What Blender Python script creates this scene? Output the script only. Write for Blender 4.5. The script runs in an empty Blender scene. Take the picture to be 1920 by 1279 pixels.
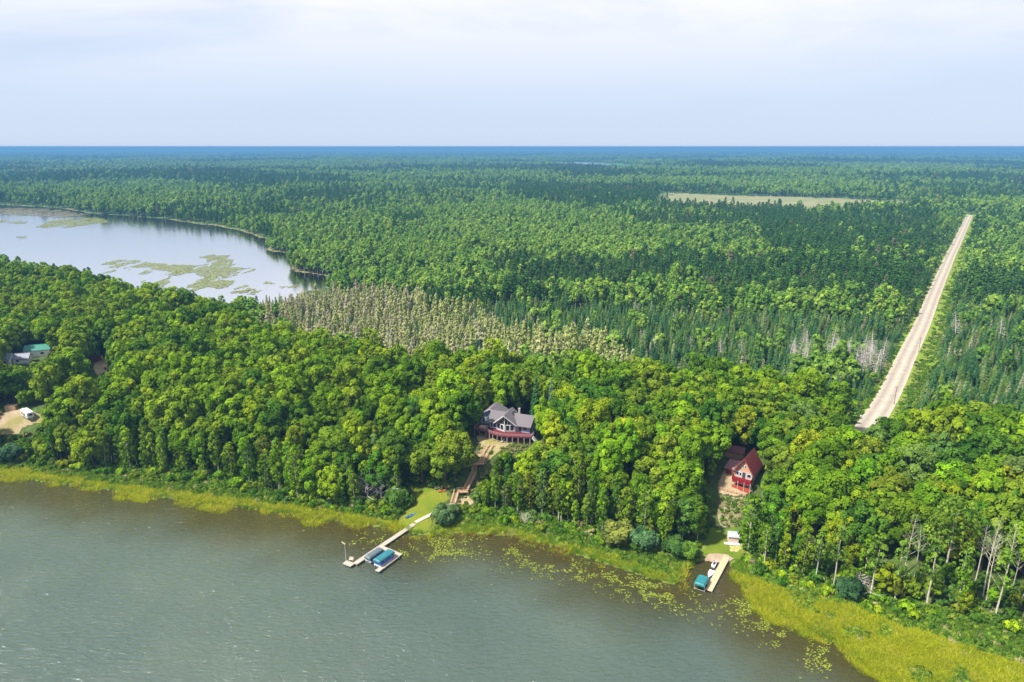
import bpy, math, random
import numpy as np
from mathutils import Vector, Matrix

# ------------------------------------------------------------------ camera, sky, sun, exposure
scene = bpy.context.scene
col = scene.collection
CAM_H, FPX, CX, CY, PITCH = 115.0, 1280.0, 960.0, 639.5, math.radians(15.9)
cam_data = bpy.data.cameras.new('camera')
cam_data.sensor_width = 36.0
cam_data.lens = 36.0 * FPX / 1920.0
cam_data.clip_start, cam_data.clip_end = 1.0, 80000.0
cam = bpy.data.objects.new('camera', cam_data)
cam.location = (0, 0, CAM_H)
cam.rotation_euler = (math.pi / 2 - PITCH, 0, 0)
col.objects.link(cam)
scene.camera = cam

SUN_AZ, SUN_EL = math.radians(-112), math.radians(54)      # azimuth from +Y, negative = to the left
sun_dir = Vector((math.sin(SUN_AZ) * math.cos(SUN_EL), math.cos(SUN_AZ) * math.cos(SUN_EL), math.sin(SUN_EL)))
sun_data = bpy.data.lights.new('sun', 'SUN')
sun_data.energy, sun_data.angle, sun_data.color = 4.5, math.radians(4.0), (1.0, 0.94, 0.83)
sun = bpy.data.objects.new('sun', sun_data)
sun.rotation_euler = sun_dir.to_track_quat('Z', 'Y').to_euler()
sun.location = (0, 0, 400)
col.objects.link(sun)

world = bpy.data.worlds.new('World')
scene.world = world
world.use_nodes = True
wn, wl = world.node_tree.nodes, world.node_tree.links
wn.clear()


def wnode(t, **kw):
    n = wn.new(t)
    for k, v in kw.items():
        setattr(n, k, v)
    return n


w_out = wnode('ShaderNodeOutputWorld')
w_bg = wnode('ShaderNodeBackground')
w_bg.inputs['Strength'].default_value = 0.0535
w_sky = wnode('ShaderNodeTexSky', sky_type='NISHITA', sun_disc=False)
w_sky.sun_elevation, w_sky.sun_rotation = SUN_EL, SUN_AZ
w_sky.air_density, w_sky.dust_density, w_sky.ozone_density = 1.0, 0.6, 1.5
# thin high cloud veil: two noise layers on the sky's direction, drawn out sideways as streaks
w_tc = wnode('ShaderNodeTexCoord')
w_map = wnode('ShaderNodeMapping')
w_map.inputs['Rotation'].default_value = (0, math.radians(9), 0)
w_map.inputs['Scale'].default_value = (0.9, 0.9, 4.2)
w_n1 = wnode('ShaderNodeTexNoise')
w_n1.inputs['Scale'].default_value = 1.5
w_n1.inputs['Detail'].default_value = 7
w_n1.inputs['Roughness'].default_value = 0.55
w_n1.inputs['Distortion'].default_value = 0.4
w_r1 = wnode('ShaderNodeValToRGB')
w_r1.color_ramp.elements[0].position = 0.40
w_r1.color_ramp.elements[0].color = (0.0, 0.0, 0.0, 1)
w_r1.color_ramp.elements[1].position = 0.60
w_r1.color_ramp.elements[1].color = (1, 1, 1, 1)
w_sep = wnode('ShaderNodeSeparateXYZ')
w_el = wnode('ShaderNodeMapRange')          # the veil is denser higher up, thin at the horizon
w_el.interpolation_type = 'SMOOTHSTEP'
w_el.inputs['From Min'].default_value = 0.02
w_el.inputs['From Max'].default_value = 0.24
w_el.inputs['To Min'].default_value = 0.0
w_el.inputs['To Max'].default_value = 1.1
w_mul = wnode('ShaderNodeMath', operation='MULTIPLY')
w_add = wnode('ShaderNodeMath', operation='MULTIPLY_ADD')
w_add.inputs[1].default_value = 0.85
w_add.inputs[2].default_value = 0.1
w_c = wnode('ShaderNodeMixRGB')
w_c.inputs['Color1'].default_value = (4.9, 5.85, 7.5, 1)       # blue-grey veil
w_c.inputs['Color2'].default_value = (8.7, 8.5, 9.0, 1)       # bright cloud
w_m = wnode('ShaderNodeMixRGB')
w_m.inputs['Fac'].default_value = 0.9
wl.new(w_tc.outputs['Generated'], w_map.inputs['Vector'])
wl.new(w_map.outputs['Vector'], w_n1.inputs['Vector'])
wl.new(w_n1.outputs['Fac'], w_r1.inputs['Fac'])
wl.new(w_tc.outputs['Generated'], w_sep.inputs['Vector'])
wl.new(w_sep.outputs['Z'], w_el.inputs['Value'])
wl.new(w_r1.outputs['Color'], w_add.inputs[0])
wl.new(w_add.outputs['Value'], w_mul.inputs[0])
wl.new(w_el.outputs['Result'], w_mul.inputs[1])
wl.new(w_mul.outputs['Value'], w_c.inputs['Fac'])
wl.new(w_sky.outputs['Color'], w_m.inputs['Color1'])
wl.new(w_c.outputs['Color'], w_m.inputs['Color2'])
wl.new(w_m.outputs['Color'], w_bg.inputs['Color'])
wl.new(w_bg.outputs['Background'], w_out.inputs['Surface'])

scene.view_settings.view_transform = 'Standard'
scene.view_settings.look = 'None'
scene.view_settings.exposure = 1.28
scene.view_settings.gamma = 1.0
scene.view_settings.use_curve_mapping = False
scene.cycles.use_denoising = True
try:
    scene.cycles.denoiser = 'OPENIMAGEDENOISE'
except Exception:
    pass
scene.cycles.max_bounces = 5
scene.cycles.diffuse_bounces = 3
scene.cycles.glossy_bounces = 2
scene.cycles.transmission_bounces = 3
scene.cycles.transparent_max_bounces = 6
scene.cycles.volume_bounces = 0
scene.cycles.caustics_reflective = False
scene.cycles.caustics_refractive = False

# ------------------------------------------------------------------ numbers: projection, noise, polygons
random.seed(7)
RNG = np.random.default_rng(11)
SP, CP = math.sin(PITCH), math.cos(PITCH)


def project(x, y, z):
    """world -> photograph pixel (1920 wide) and depth"""
    dz = z - CAM_H
    dep = y * CP - dz * SP
    dep = np.maximum(dep, 1e-3)
    return CX + FPX * x / dep, CY - FPX * (y * SP + dz * CP) / dep, dep


def ray(px, py):
    u, v = (px - CX) / FPX, (CY - py) / FPX
    return np.array([u, CP + v * SP, -SP + v * CP])


def flat(px, py, z=0.0):
    r = ray(px, py)
    t = (z - CAM_H) / r[2]
    return r[0] * t, r[1] * t


def vnoise(x, y, seed=0):
    x, y = np.asarray(x, float), np.asarray(y, float)
    xi, yi = np.floor(x).astype(np.int64), np.floor(y).astype(np.int64)
    xf, yf = x - xi, y - yi
    u, v = xf * xf * (3 - 2 * xf), yf * yf * (3 - 2 * yf)

    def h(a, b):
        n = (a * 374761393 + b * 668265263 + seed * 974711) & 0x7fffffff
        n = ((n ^ (n >> 13)) * 1274126177) & 0x7fffffff
        return ((n ^ (n >> 16)) & 0xffff) / 65535.0
    return (h(xi, yi) * (1 - u) + h(xi + 1, yi) * u) * (1 - v) + (h(xi, yi + 1) * (1 - u) + h(xi + 1, yi + 1) * u) * v


def fbm(x, y, seed=0, octaves=4):
    s, a, t = 0.0, 1.0, 0.0
    for o in range(octaves):
        s = s + a * vnoise(x * 2 ** o, y * 2 ** o, seed + 17 * o)
        t += a
        a *= 0.5
    return s / t


def smooth(a, b, v):
    t = np.clip((v - a) / (b - a), 0, 1)
    return t * t * (3 - 2 * t)


def in_poly(px, py, poly):
    px, py = np.asarray(px, float), np.asarray(py, float)
    inside = np.zeros(px.shape, bool)
    n = len(poly)
    for i in range(n):
        x0, y0 = poly[i]
        x1, y1 = poly[(i + 1) % n]
        if y0 == y1:
            continue
        c = ((y0 > py) != (y1 > py)) & (px < (x1 - x0) * (py - y0) / (y1 - y0) + x0)
        inside ^= c
    return inside


def seg_dist(x, y, pts):
    d = np.full(np.shape(x), 1e9)
    for (x0, y0), (x1, y1) in zip(pts[:-1], pts[1:]):
        dx, dy = x1 - x0, y1 - y0
        t = np.clip(((x - x0) * dx + (y - y0) * dy) / (dx * dx + dy * dy), 0, 1)
        d = np.minimum(d, np.hypot(x - x0 - t * dx, y - y0 - t * dy))
    return d


# ------------------------------------------------------------------ the lie of the land
SHORE_PX = [(0, 893), (100, 905), (250, 926), (400, 946), (560, 966), (680, 985), (735, 992), (785, 1003), (870, 1000), (960, 1006),
            (1050, 1030), (1150, 1062), (1230, 1088), (1268, 1097), (1283, 1078), (1306, 1053), (1340, 1051), (1367, 1054), (1377, 1098),
            (1430, 1132), (1500, 1172), (1580, 1217), (1650, 1266)]
SHORE = [(-2500, 620), (-800, 330), (-330, 240)] + [flat(a, b) for a, b in SHORE_PX] + [(92, 116), (150, 88), (330, 30), (900, -120)]
SHORE_X = np.array([p[0] for p in SHORE])
for i in range(1, len(SHORE_X)):
    SHORE_X[i] = max(SHORE_X[i], SHORE_X[i - 1] + 0.05)
SHORE = [(float(a), float(b[1])) for a, b in zip(SHORE_X, SHORE)]
SHORE_Y = np.array([p[1] for p in SHORE])

REAR_PX = [(-200, 425), (0, 466), (170, 516), (310, 548), (420, 580), (500, 615), (600, 642), (750, 662), (900, 667), (1160, 684),
           (1400, 694), (1520, 708), (1600, 742), (1660, 762), (1760, 768), (1920, 775), (2150, 790)]
REAR = [flat(a, b, 27.0) for a, b in REAR_PX]
REAR_X, REAR_Y = np.array([p[0] for p in REAR]), np.array([p[1] for p in REAR])
o_ = np.argsort(REAR_X)
REAR_X, REAR_Y = REAR_X[o_], REAR_Y[o_]

LAKE2_Z = 2.0
LAKE2_PX = [(-420, 374), (-150, 378), (0, 384), (100, 389), (190, 402), (260, 406), (330, 413), (430, 428), (478, 440), (500, 452), (506, 470),
            (545, 476), (547, 492), (560, 508), (610, 516), (640, 524), (628, 538), (570, 548), (520, 572), (440, 590), (300, 572), (180, 545), (0, 505),
            (-200, 470), (-420, 455)]
LAKE2 = []
for (a0, b0), (a1, b1) in zip(LAKE2_PX, LAKE2_PX[1:] + LAKE2_PX[:1]):
    p0, p1 = np.array(flat(a0, b0, LAKE2_Z)), np.array(flat(a1, b1, LAKE2_Z))
    n_ = max(1, int(np.hypot(*(p1 - p0)) / 14))
    for k_ in range(n_):
        q_ = p0 + (p1 - p0) * k_ / n_
        j_ = (fbm(q_[0] / 30, q_[1] / 30, 161, 3) - 0.5) * 12, (fbm(q_[0] / 30, q_[1] / 30, 162, 3) - 0.5) * 16
        LAKE2.append((float(q_[0] + j_[0]), float(q_[1] + j_[1])))

FAR_LAKES = [((-3950, 7900), 190, 1500), ((490, 4500), 160, 720), ((2700, 4500), 120, 640)]      # centre, half width, half length


def far_lake(x, y, grow=1.0):
    m = np.zeros(np.shape(x), bool)
    for (a, b), rx, ry in FAR_LAKES:
        m |= ((x - a) / (rx * grow)) ** 2 + ((y - b) / (ry * grow)) ** 2 < 1
    return m


def shore_signed(x, y):
    x, y = np.asarray(x, float), np.asarray(y, float)
    d = np.full(x.shape, 900.0)
    m = y < 520
    if m.any():
        d[m] = seg_dist(x[m], y[m], SHORE)
    return np.where(y > np.interp(x, SHORE_X, SHORE_Y), d, -d)


def height(x, y):
    x, y = np.asarray(x, float), np.asarray(y, float)
    d = shore_signed(x, y)
    rear = np.interp(x, REAR_X, REAR_Y)
    s0 = 12.0 + 8.0 * smooth(78, 100, x)
    bluff = 10.5 * smooth(s0, s0 + 27.0, d)
    bank = 0.15 + np.clip(d, 0, 14) * 0.085
    top = bank + bluff + 1.6 * (fbm(x / 45, y / 45, 3, 3) - 0.5) * smooth(10, 40, d)
    low = 4.0 + 3.0 * (fbm(x / 160, y / 160, 5, 3) - 0.5)
    r = np.hypot(x, y)
    roll = 38.0 * (fbm(x / 1100, y / 640, 21, 4) - 0.47) * smooth(650, 2600, r)
    roll = roll * (1 - 0.85 * smooth(150, 350, x) * smooth(900, 1100, r) * smooth(2500, 2100, r))
    low = low + roll
    behind = smooth(-12, 55, y - rear)
    land = top * (1 - behind) + low * behind
    # second lake basin
    near2 = (x < 90) & (y < 2100) & (y > 300)
    if near2.any():
        xn, yn = x[near2], y[near2]
        l2 = in_poly(xn, yn, LAKE2)
        d2 = seg_dist(xn, yn, LAKE2 + LAKE2[:1])
        ln = land[near2]
        land[near2] = np.where(l2, LAKE2_Z - 0.25 - np.minimum(d2 * 0.05, 1.2), ln * smooth(0, 60, d2) + (LAKE2_Z + 0.35) * (1 - smooth(0, 60, d2)))
    bed = np.maximum(-2.5, d * 0.12) - 0.12
    return np.where(d > 0, land, bed) - np.where(r > 1500, r * r / 1.27e7, 0.18 * smooth(700, 1500, r))


def hz(x, y):
    return float(height(np.array([x]), np.array([y]))[0])


def ground_at(px, py, lift=0.0):
    """where the sight line through a photograph pixel meets the terrain (plus lift)"""
    r = ray(px, py)
    t = np.linspace(110, 620, 260) if r[2] < -0.17 else np.linspace(300, 2600, 700) if r[2] < -0.05 else np.linspace(200, 9000, 3000)
    x, y, z = r[0] * t, r[1] * t, CAM_H + r[2] * t
    k = np.argmax(z < np.maximum(height(x, y), 0) + lift)
    lo, hi = t[max(k - 1, 0)], t[k]
    for _ in range(22):
        m = (lo + hi) / 2
        if CAM_H + r[2] * m < max(hz(r[0] * m, r[1] * m), 0) + lift:
            hi = m
        else:
            lo = m
    return Vector((r[0] * hi, r[1] * hi, CAM_H + r[2] * hi - lift))


ROAD_PX = [(1818, 404), (1809, 424), (1798, 448), (1786, 472), (1767, 515), (1748, 560), (1728, 613), (1703, 663), (1681, 712), (1661, 752), (1634, 792),
           (1617, 818), (1596, 846)]
ROAD = [ground_at(a, b) for a, b in ROAD_PX]
ROAD2 = [(p.x, p.y) for p in ROAD]
MEADOW_PX = [(1238, 362), (1300, 363), (1480, 369), (1640, 375), (1745, 379), (1700, 384), (1560, 388), (1400, 386), (1290, 382), (1225, 374)]
MEADOW = [flat(a, b, 5.0 if i < 5 else 16.5) for i, (a, b) in enumerate(MEADOW_PX)]

FOOT = []           # building footprints (x, y, radius)

# ------------------------------------------------------------------ scene helpers


def tag(o, label=None, cat=None, group=None, kind=None):
    for k, v in (('label', label), ('category', cat), ('group', group), ('kind', kind)):
        if v:
            o[k] = v
    return o


def link(o, parent=None):
    col.objects.link(o)
    if parent is not None:
        o.parent = parent
    return o


def empty(name, loc, rz=0.0, label=None, cat=None, group=None):
    o = bpy.data.objects.new(name, None)
    o.empty_display_size = 0.5
    o.location = loc
    o.rotation_euler = (0, 0, rz)
    link(o)
    return tag(o, label, cat, group)


def np_mesh(name, V, F, mats=(), midx=None, smooth_shade=False, tint=None, color=None):
    """V (n,3); F (m,3) or (m,4) or a list of both"""
    me = bpy.data.meshes.new(name)
    Fs = F if isinstance(F, list) else [F]
    Fs = [np.asarray(f, np.int32) for f in Fs if len(f)]
    me.vertices.add(len(V))
    me.vertices.foreach_set('co', np.asarray(V, np.float32).ravel())
    loops = np.concatenate([f.ravel() for f in Fs])
    tot = np.concatenate([np.full(len(f), f.shape[1], np.int32) for f in Fs])
    start = np.concatenate([[0], np.cumsum(tot)[:-1]]).astype(np.int32)
    me.loops.add(len(loops))
    me.loops.foreach_set('vertex_index', loops)
    me.polygons.add(len(tot))
    me.polygons.foreach_set('loop_start', start)
    me.polygons.foreach_set('loop_total', tot)
    for m in mats:
        me.materials.append(m)
    if midx is not None:
        me.polygons.foreach_set('material_index', np.asarray(midx, np.int32))
    if smooth_shade:
        me.polygons.foreach_set('use_smooth', np.ones(len(tot), bool))
    if tint is not None:
        a = me.attributes.new('tint', 'FLOAT', 'POINT')
        a.data.foreach_set('value', np.asarray(tint, np.float32))
    if color is not None:
        a = me.attributes.new('paint', 'FLOAT_COLOR', 'POINT')
        c = np.ones((len(V), 4), np.float32)
        c[:, :3] = color
        a.data.foreach_set('color', c.ravel())
    me.update(calc_edges=True)
    return me


class MB:
    """collects simple shapes into one mesh"""

    def __init__(self):
        self.v, self.f = [], []

    def add(self, vs, fs):
        b = len(self.v)
        self.v += [tuple(p) for p in vs]
        self.f += [tuple(i + b for i in f) for f in fs]
        return self

    def box(self, x0, x1, y0, y1, z0, z1):
        vs = [(x0, y0, z0), (x1, y0, z0), (x1, y1, z0), (x0, y1, z0), (x0, y0, z1), (x1, y0, z1), (x1, y1, z1), (x0, y1, z1)]
        return self.add(vs, [(0, 3, 2, 1), (4, 5, 6, 7), (0, 1, 5, 4), (1, 2, 6, 5), (2, 3, 7, 6), (3, 0, 4, 7)])

    def bar(self, p, q, w, h=None):
        p, q = Vector(p), Vector(q)
        h = h or w
        d = (q - p).normalized()
        up = Vector((0, 0, 1)) if abs(d.z) < 0.95 else Vector((0, 1, 0))
        s = d.cross(up).normalized() * (w / 2)
        u = s.cross(d).normalized() * (h / 2)
        vs = [p - s - u, p + s - u, p + s + u, p - s + u, q - s - u, q + s - u, q + s + u, q - s + u]
        return self.add(vs, [(0, 1, 2, 3), (7, 6, 5, 4), (0, 4, 5, 1), (1, 5, 6, 2), (2, 6, 7, 3), (3, 7, 4, 0)])

    def slab(self, pts, t):
        """polygon (any plane) thickened straight down by t"""
        n = len(pts)
        vs = [tuple(p) for p in pts] + [(p[0], p[1], p[2] - t) for p in pts]
        fs = [tuple(range(n)), tuple(range(2 * n - 1, n - 1, -1))]
        fs += [(i, i + n, (i + 1) % n + n, (i + 1) % n) for i in range(n)]
        return self.add(vs, fs)

    def prism(self, pts, off):
        """polygon extruded by an offset vector"""
        n = len(pts)
        o = Vector(off)
        vs = [tuple(p) for p in pts] + [tuple(Vector(p) + o) for p in pts]
        fs = [tuple(range(n)), tuple(range(2 * n - 1, n - 1, -1))]
        fs += [(i, i + n, (i + 1) % n + n, (i + 1) % n) for i in range(n)]
        return self.add(vs, fs)

    def tube(self, pts, radii, n=6):
        pts = [Vector(p) for p in pts]
        rings = []
        for i, p in enumerate(pts):
            d = (pts[min(i + 1, len(pts) - 1)] - pts[max(i - 1, 0)]).normalized()
            up = Vector((0, 0, 1)) if abs(d.z) < 0.9 else Vector((1, 0, 0))
            s = d.cross(up).normalized()
            u = s.cross(d)
            rings.append([p + (s * math.cos(2 * math.pi * k / n) + u * math.sin(2 * math.pi * k / n)) * radii[i] for k in range(n)])
        vs = [q for r in rings for q in r]
        fs = []
        for i in range(len(pts) - 1):
            for k in range(n):
                a, b = i * n + k, i * n + (k + 1) % n
                fs.append((a, b, b + n, a + n))
        fs.append(tuple(range(n - 1, -1, -1)))
        fs.append(tuple(range((len(pts) - 1) * n, len(pts) * n)))
        return self.add(vs, fs)

    def mesh(self, name, mat):
        me = bpy.data.meshes.new(name)
        me.from_pydata(self.v, [], self.f)
        me.materials.append(mat)
        me.update()
        return me

    def build(self, name, mat, parent=None, loc=(0, 0, 0), rz=0.0):
        o = bpy.data.objects.new(name, self.mesh(name, mat))
        o.location = loc
        o.rotation_euler = (0, 0, rz)
        return link(o, parent)


# ------------------------------------------------------------------ materials
MATS = {}


def new_mat(name):
    m = bpy.data.materials.new(name)
    m.use_nodes = True
    nt = m.node_tree
    nt.nodes.clear()
    out = nt.nodes.new('ShaderNodeOutputMaterial')
    return m, nt.nodes, nt.links, out


def plain(name, color, rough=0.7, var=0.25, scale=3.0, metallic=0.0, spec=0.3, bump=0.0, stretch=(1, 1, 1)):
    if name in MATS:
        return MATS[name]
    m, N, L, out = new_mat(name)
    b = N.new('ShaderNodeBsdfPrincipled')
    tc = N.new('ShaderNodeTexCoord')
    mp = N.new('ShaderNodeMapping')
    mp.inputs['Scale'].default_value = stretch
    n = N.new('ShaderNodeTexNoise')
    n.inputs['Scale'].default_value = scale
    n.inputs['Detail'].default_value = 5
    r = N.new('ShaderNodeValToRGB')
    c = np.array(color)
    r.color_ramp.elements[0].position, r.color_ramp.elements[1].position = 0.3, 0.7
    r.color_ramp.elements[0].color = (*np.clip(c * (1 - var), 0, 1), 1)
    r.color_ramp.elements[1].color = (*np.clip(c * (1 + var), 0, 1), 1)
    L.new(tc.outputs['Object'], mp.inputs['Vector'])
    L.new(mp.outputs['Vector'], n.inputs['Vector'])
    L.new(n.outputs['Fac'], r.inputs['Fac'])
    L.new(r.outputs['Color'], b.inputs['Base Color'])
    b.inputs['Roughness'].default_value = rough
    b.inputs['Metallic'].default_value = metallic
    b.inputs['Specular IOR Level'].default_value = spec
    if bump:
        bp = N.new('ShaderNodeBump')
        bp.inputs['Strength'].default_value = bump
        bp.inputs['Distance'].default_value = 0.05
        L.new(n.outputs['Fac'], bp.inputs['Height'])
        L.new(bp.outputs['Normal'], b.inputs['Normal'])
    L.new(b.outputs['BSDF'], out.inputs['Surface'])
    MATS[name] = m
    return m


def leaf_mat(name, stops=None, patch=None, transl=0.3, patch_scale=0.004):
    """foliage. stops: list of (pos, colour) picked per tree; without stops the object's own colour is used.
    patch: second colour that stands of trees lean to"""
    m, N, L, out = new_mat(name)
    oi = N.new('ShaderNodeObjectInfo')
    if stops:
        r = N.new('ShaderNodeValToRGB')
        els = r.color_ramp.elements
        while len(els) < len(stops):
            els.new(0.5)
        for e, (p, c) in zip(els, stops):
            e.position, e.color = p, (*c, 1)
        L.new(oi.outputs['Random'], r.inputs['Fac'])
        c_out = r.outputs['Color']
        if patch:
            n = N.new('ShaderNodeTexNoise')
            n.inputs['Scale'].default_value = patch_scale
            n.inputs['Detail'].default_value = 3
            mr = N.new('ShaderNodeMapRange')
            mr.inputs['From Min'].default_value, mr.inputs['From Max'].default_value = 0.42, 0.62
            mr.inputs['To Max'].default_value = 0.75
            mx = N.new('ShaderNodeMixRGB')
            mx.inputs['Color2'].default_value = (*patch, 1)
            L.new(oi.outputs['Location'], n.inputs['Vector'])
            L.new(n.outputs['Fac'], mr.inputs['Value'])
            L.new(mr.outputs['Result'], mx.inputs['Fac'])
            L.new(c_out, mx.inputs['Color1'])
            c_out = mx.outputs['Color']
    else:
        c_out = oi.outputs['Color']
    at = N.new('ShaderNodeAttribute')
    at.attribute_name = 'tint'
    hs = N.new('ShaderNodeHueSaturation')
    mh = N.new('ShaderNodeMapRange')          # sprays lean a little to yellow or blue
    mh.inputs['From Min'].default_value, mh.inputs['From Max'].default_value = 0.6, 1.4
    mh.inputs['To Min'].default_value, mh.inputs['To Max'].default_value = 0.512, 0.490
    L.new(at.outputs['Fac'], mh.inputs['Value'])
    L.new(mh.outputs['Result'], hs.inputs['Hue'])
    L.new(at.outputs['Fac'], hs.inputs['Value'])
    L.new(c_out, hs.inputs['Color'])
    d = N.new('ShaderNodeBsdfDiffuse')
    t = N.new('ShaderNodeBsdfTranslucent')
    mix = N.new('ShaderNodeMixShader')
    mix.inputs['Fac'].default_value = transl
    L.new(hs.outputs['Color'], d.inputs['Color'])
    L.new(hs.outputs['Color'], t.inputs['Color'])
    L.new(d.outputs['BSDF'], mix.inputs[1])
    L.new(t.outputs['BSDF'], mix.inputs[2])
    L.new(mix.outputs['Shader'], out.inputs['Surface'])
    MATS[name] = m
    return m


DEEP, MID, YEL, OLIVE, BLUE_G, LIME = (0.054, 0.126, 0.010), (0.098, 0.186, 0.008), (0.182, 0.262, 0.008), (0.130, 0.190, 0.013), (0.096, 0.170, 0.032), (0.140, 0.246, 0.008)
LEAF_OWN = leaf_mat('leaves_own_colour')
LEAF_BROAD = leaf_mat('broadleaf_leaves', [(0.0, DEEP), (0.3, MID), (0.55, LIME), (0.8, OLIVE), (1.0, YEL)])
LEAF_ASPEN = leaf_mat('aspen_leaves', [(0.0, (0.085, 0.19, 0.026)), (0.5, (0.13, 0.245, 0.03)), (1.0, (0.20, 0.30, 0.036))], patch=(0.185, 0.305, 0.045))
LEAF_PINE = leaf_mat('pine_needles', [(0.0, (0.034, 0.098, 0.022)), (0.6, (0.055, 0.132, 0.024)), (0.95, (0.09, 0.17, 0.03)), (1.0, (0.26, 0.19, 0.14))], patch=(0.048, 0.126, 0.018), transl=0.25)
LEAF_SPRUCE = leaf_mat('spruce_needles', [(0.0, (0.042, 0.12, 0.042)), (0.45, (0.065, 0.155, 0.045)), (0.75, (0.12, 0.20, 0.03)), (0.93, (0.15, 0.22, 0.07)), (1.0, (0.32, 0.30, 0.22))], transl=0.25)
LEAF_TAM = leaf_mat('tamarack_needles', [(0.0, (0.22, 0.28, 0.08)), (0.4, (0.33, 0.345, 0.13)), (0.75, (0.36, 0.345, 0.19)), (0.92, (0.39, 0.355, 0.25)), (1.0, (0.36, 0.34, 0.30))], patch=(0.31, 0.37, 0.105), transl=0.2)
BARK = plain('bark_brown', (0.085, 0.06, 0.042), 0.9, 0.35, 4, stretch=(1, 1, 0.3))
BARK_PALE = plain('bark_pale', (0.40, 0.37, 0.29), 0.85, 0.3, 3, stretch=(1, 1, 0.4))
BARK_GREY = plain('bark_dead_grey', (0.46, 0.42, 0.40), 0.9, 0.25, 4)

# ------------------------------------------------------------------ ground sheet
NA, R0, R1 = 520, 20.0, 40000.0
ang = np.radians(np.linspace(-66, 66, NA))
rows = [R0]
while rows[-1] < R1:
    r_ = rows[-1]
    rows.append(r_ * (1.0 + (0.045 if r_ < 110 else 0.0065 if r_ < 330 else 0.012 if r_ < 1600 else 0.010)))
rad = np.array(rows)
GA, GR = np.meshgrid(ang, rad)
GX, GY = (GR * np.sin(GA)).ravel(), (GR * np.cos(GA)).ravel()
GZ = height(GX, GY)
gr = np.hypot(GX, GY)
farc = smooth(25000, 26500, gr) * (~far_lake(GX, GY))
GZ = GZ + farc * (10 + 13 * fbm(GX / 160, GY / 160, 31, 3) + RNG.random(len(GX)) * 12.0)
for (a_, b_), rx_, ry_ in FAR_LAKES:
    GZ = np.where(((GX - a_) / (rx_ * 1.5)) ** 2 + ((GY - b_) / (ry_ * 1.5)) ** 2 < 1, np.minimum(GZ, hz(a_, b_) - 0.5), GZ)
GD = shore_signed(GX, GY)
soil, leafy, marsh, bed_c, dry = np.array((0.05, 0.055, 0.022)), np.array((0.055, 0.10, 0.02)), np.array((0.115, 0.155, 0.022)), np.array((0.05, 0.05, 0.028)), np.array((0.22, 0.19, 0.09))
nz = fbm(GX / 9, GY / 9, 41, 3)[:, None]
gc = soil * (1 - nz) + leafy * nz
mm = (smooth(16, 9, GD) * (GD > -1))[:, None]
gc = gc * (1 - mm) + (marsh * (0.7 + 0.6 * nz)) * mm
gc = np.where((GD < 0)[:, None], bed_c, gc)
stand = fbm(GX / 700, GY / 420, 51, 4)
sp = (smooth(0.42, 0.6, stand))[:, None]
can = np.array((0.045, 0.115, 0.03)) * (1 - sp) + np.array((0.12, 0.22, 0.045)) * sp
can = can * (0.55 + 0.9 * RNG.random(len(GX)))[:, None]
fc = smooth(700, 1100, gr)[:, None]
gc = gc * (1 - fc) + can * fc
l2m = in_poly(GX, GY, LAKE2)
n2_ = (GX < 90) & (GY < 2100) & (GY > 300)
l2d = np.full(len(GX), 1e3)
l2d[n2_] = seg_dist(GX[n2_], GY[n2_], LAKE2 + LAKE2[:1])
rim = ((l2d < 3 + 16 * (fbm(GX / 40, GY / 40, 163, 3) - 0.35)) & ~l2m)[:, None]
gc = np.where(rim, np.array((0.16, 0.15, 0.07)) * (0.7 + 0.6 * nz), gc)
nr, nc = GA.shape
idx = np.arange(nr * nc).reshape(nr, nc)
GF = np.stack([idx[:-1, :-1].ravel(), idx[:-1, 1:].ravel(), idx[1:, 1:].ravel(), idx[1:, :-1].ravel()], 1)


def paint_mat(name, rough=0.95, scale=0.6, amount=0.5):
    m, N, L, out = new_mat(name)
    b = N.new('ShaderNodeBsdfPrincipled')
    a = N.new('ShaderNodeAttribute')
    a.attribute_name = 'paint'
    g = N.new('ShaderNodeNewGeometry')
    n = N.new('ShaderNodeTexNoise')
    n.inputs['Scale'].default_value = scale
    n.inputs['Detail'].default_value = 8
    n.inputs['Roughness'].default_value = 0.65
    mr = N.new('ShaderNodeMapRange')
    mr.inputs['From Min'].default_value, mr.inputs['From Max'].default_value = 0.3, 0.7
    mr.inputs['To Min'].default_value, mr.inputs['To Max'].default_value = 1 - amount, 1 + amount
    v = N.new('ShaderNodeVectorMath')
    v.operation = 'SCALE'
    L.new(g.outputs['Position'], n.inputs['Vector'])
    L.new(n.outputs['Fac'], mr.inputs['Value'])
    L.new(a.outputs['Color'], v.inputs[0])
    L.new(mr.outputs['Result'], v.inputs['Scale'])
    L.new(v.outputs['Vector'], b.inputs['Base Color'])
    b.inputs['Roughness'].default_value = rough
    b.inputs['Specular IOR Level'].default_value = 0.1
    L.new(b.outputs['BSDF'], out.inputs['Surface'])
    MATS[name] = m
    return m


PAINT = paint_mat('ground_cover')
ground = link(bpy.data.objects.new('ground', np_mesh('ground', np.stack([GX, GY, GZ], 1), GF, [PAINT], smooth_shade=False, color=np.clip(gc, 0, 1))))
tag(ground, 'wooded ground rising from the lake shore and running to the horizon', kind='structure')


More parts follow.
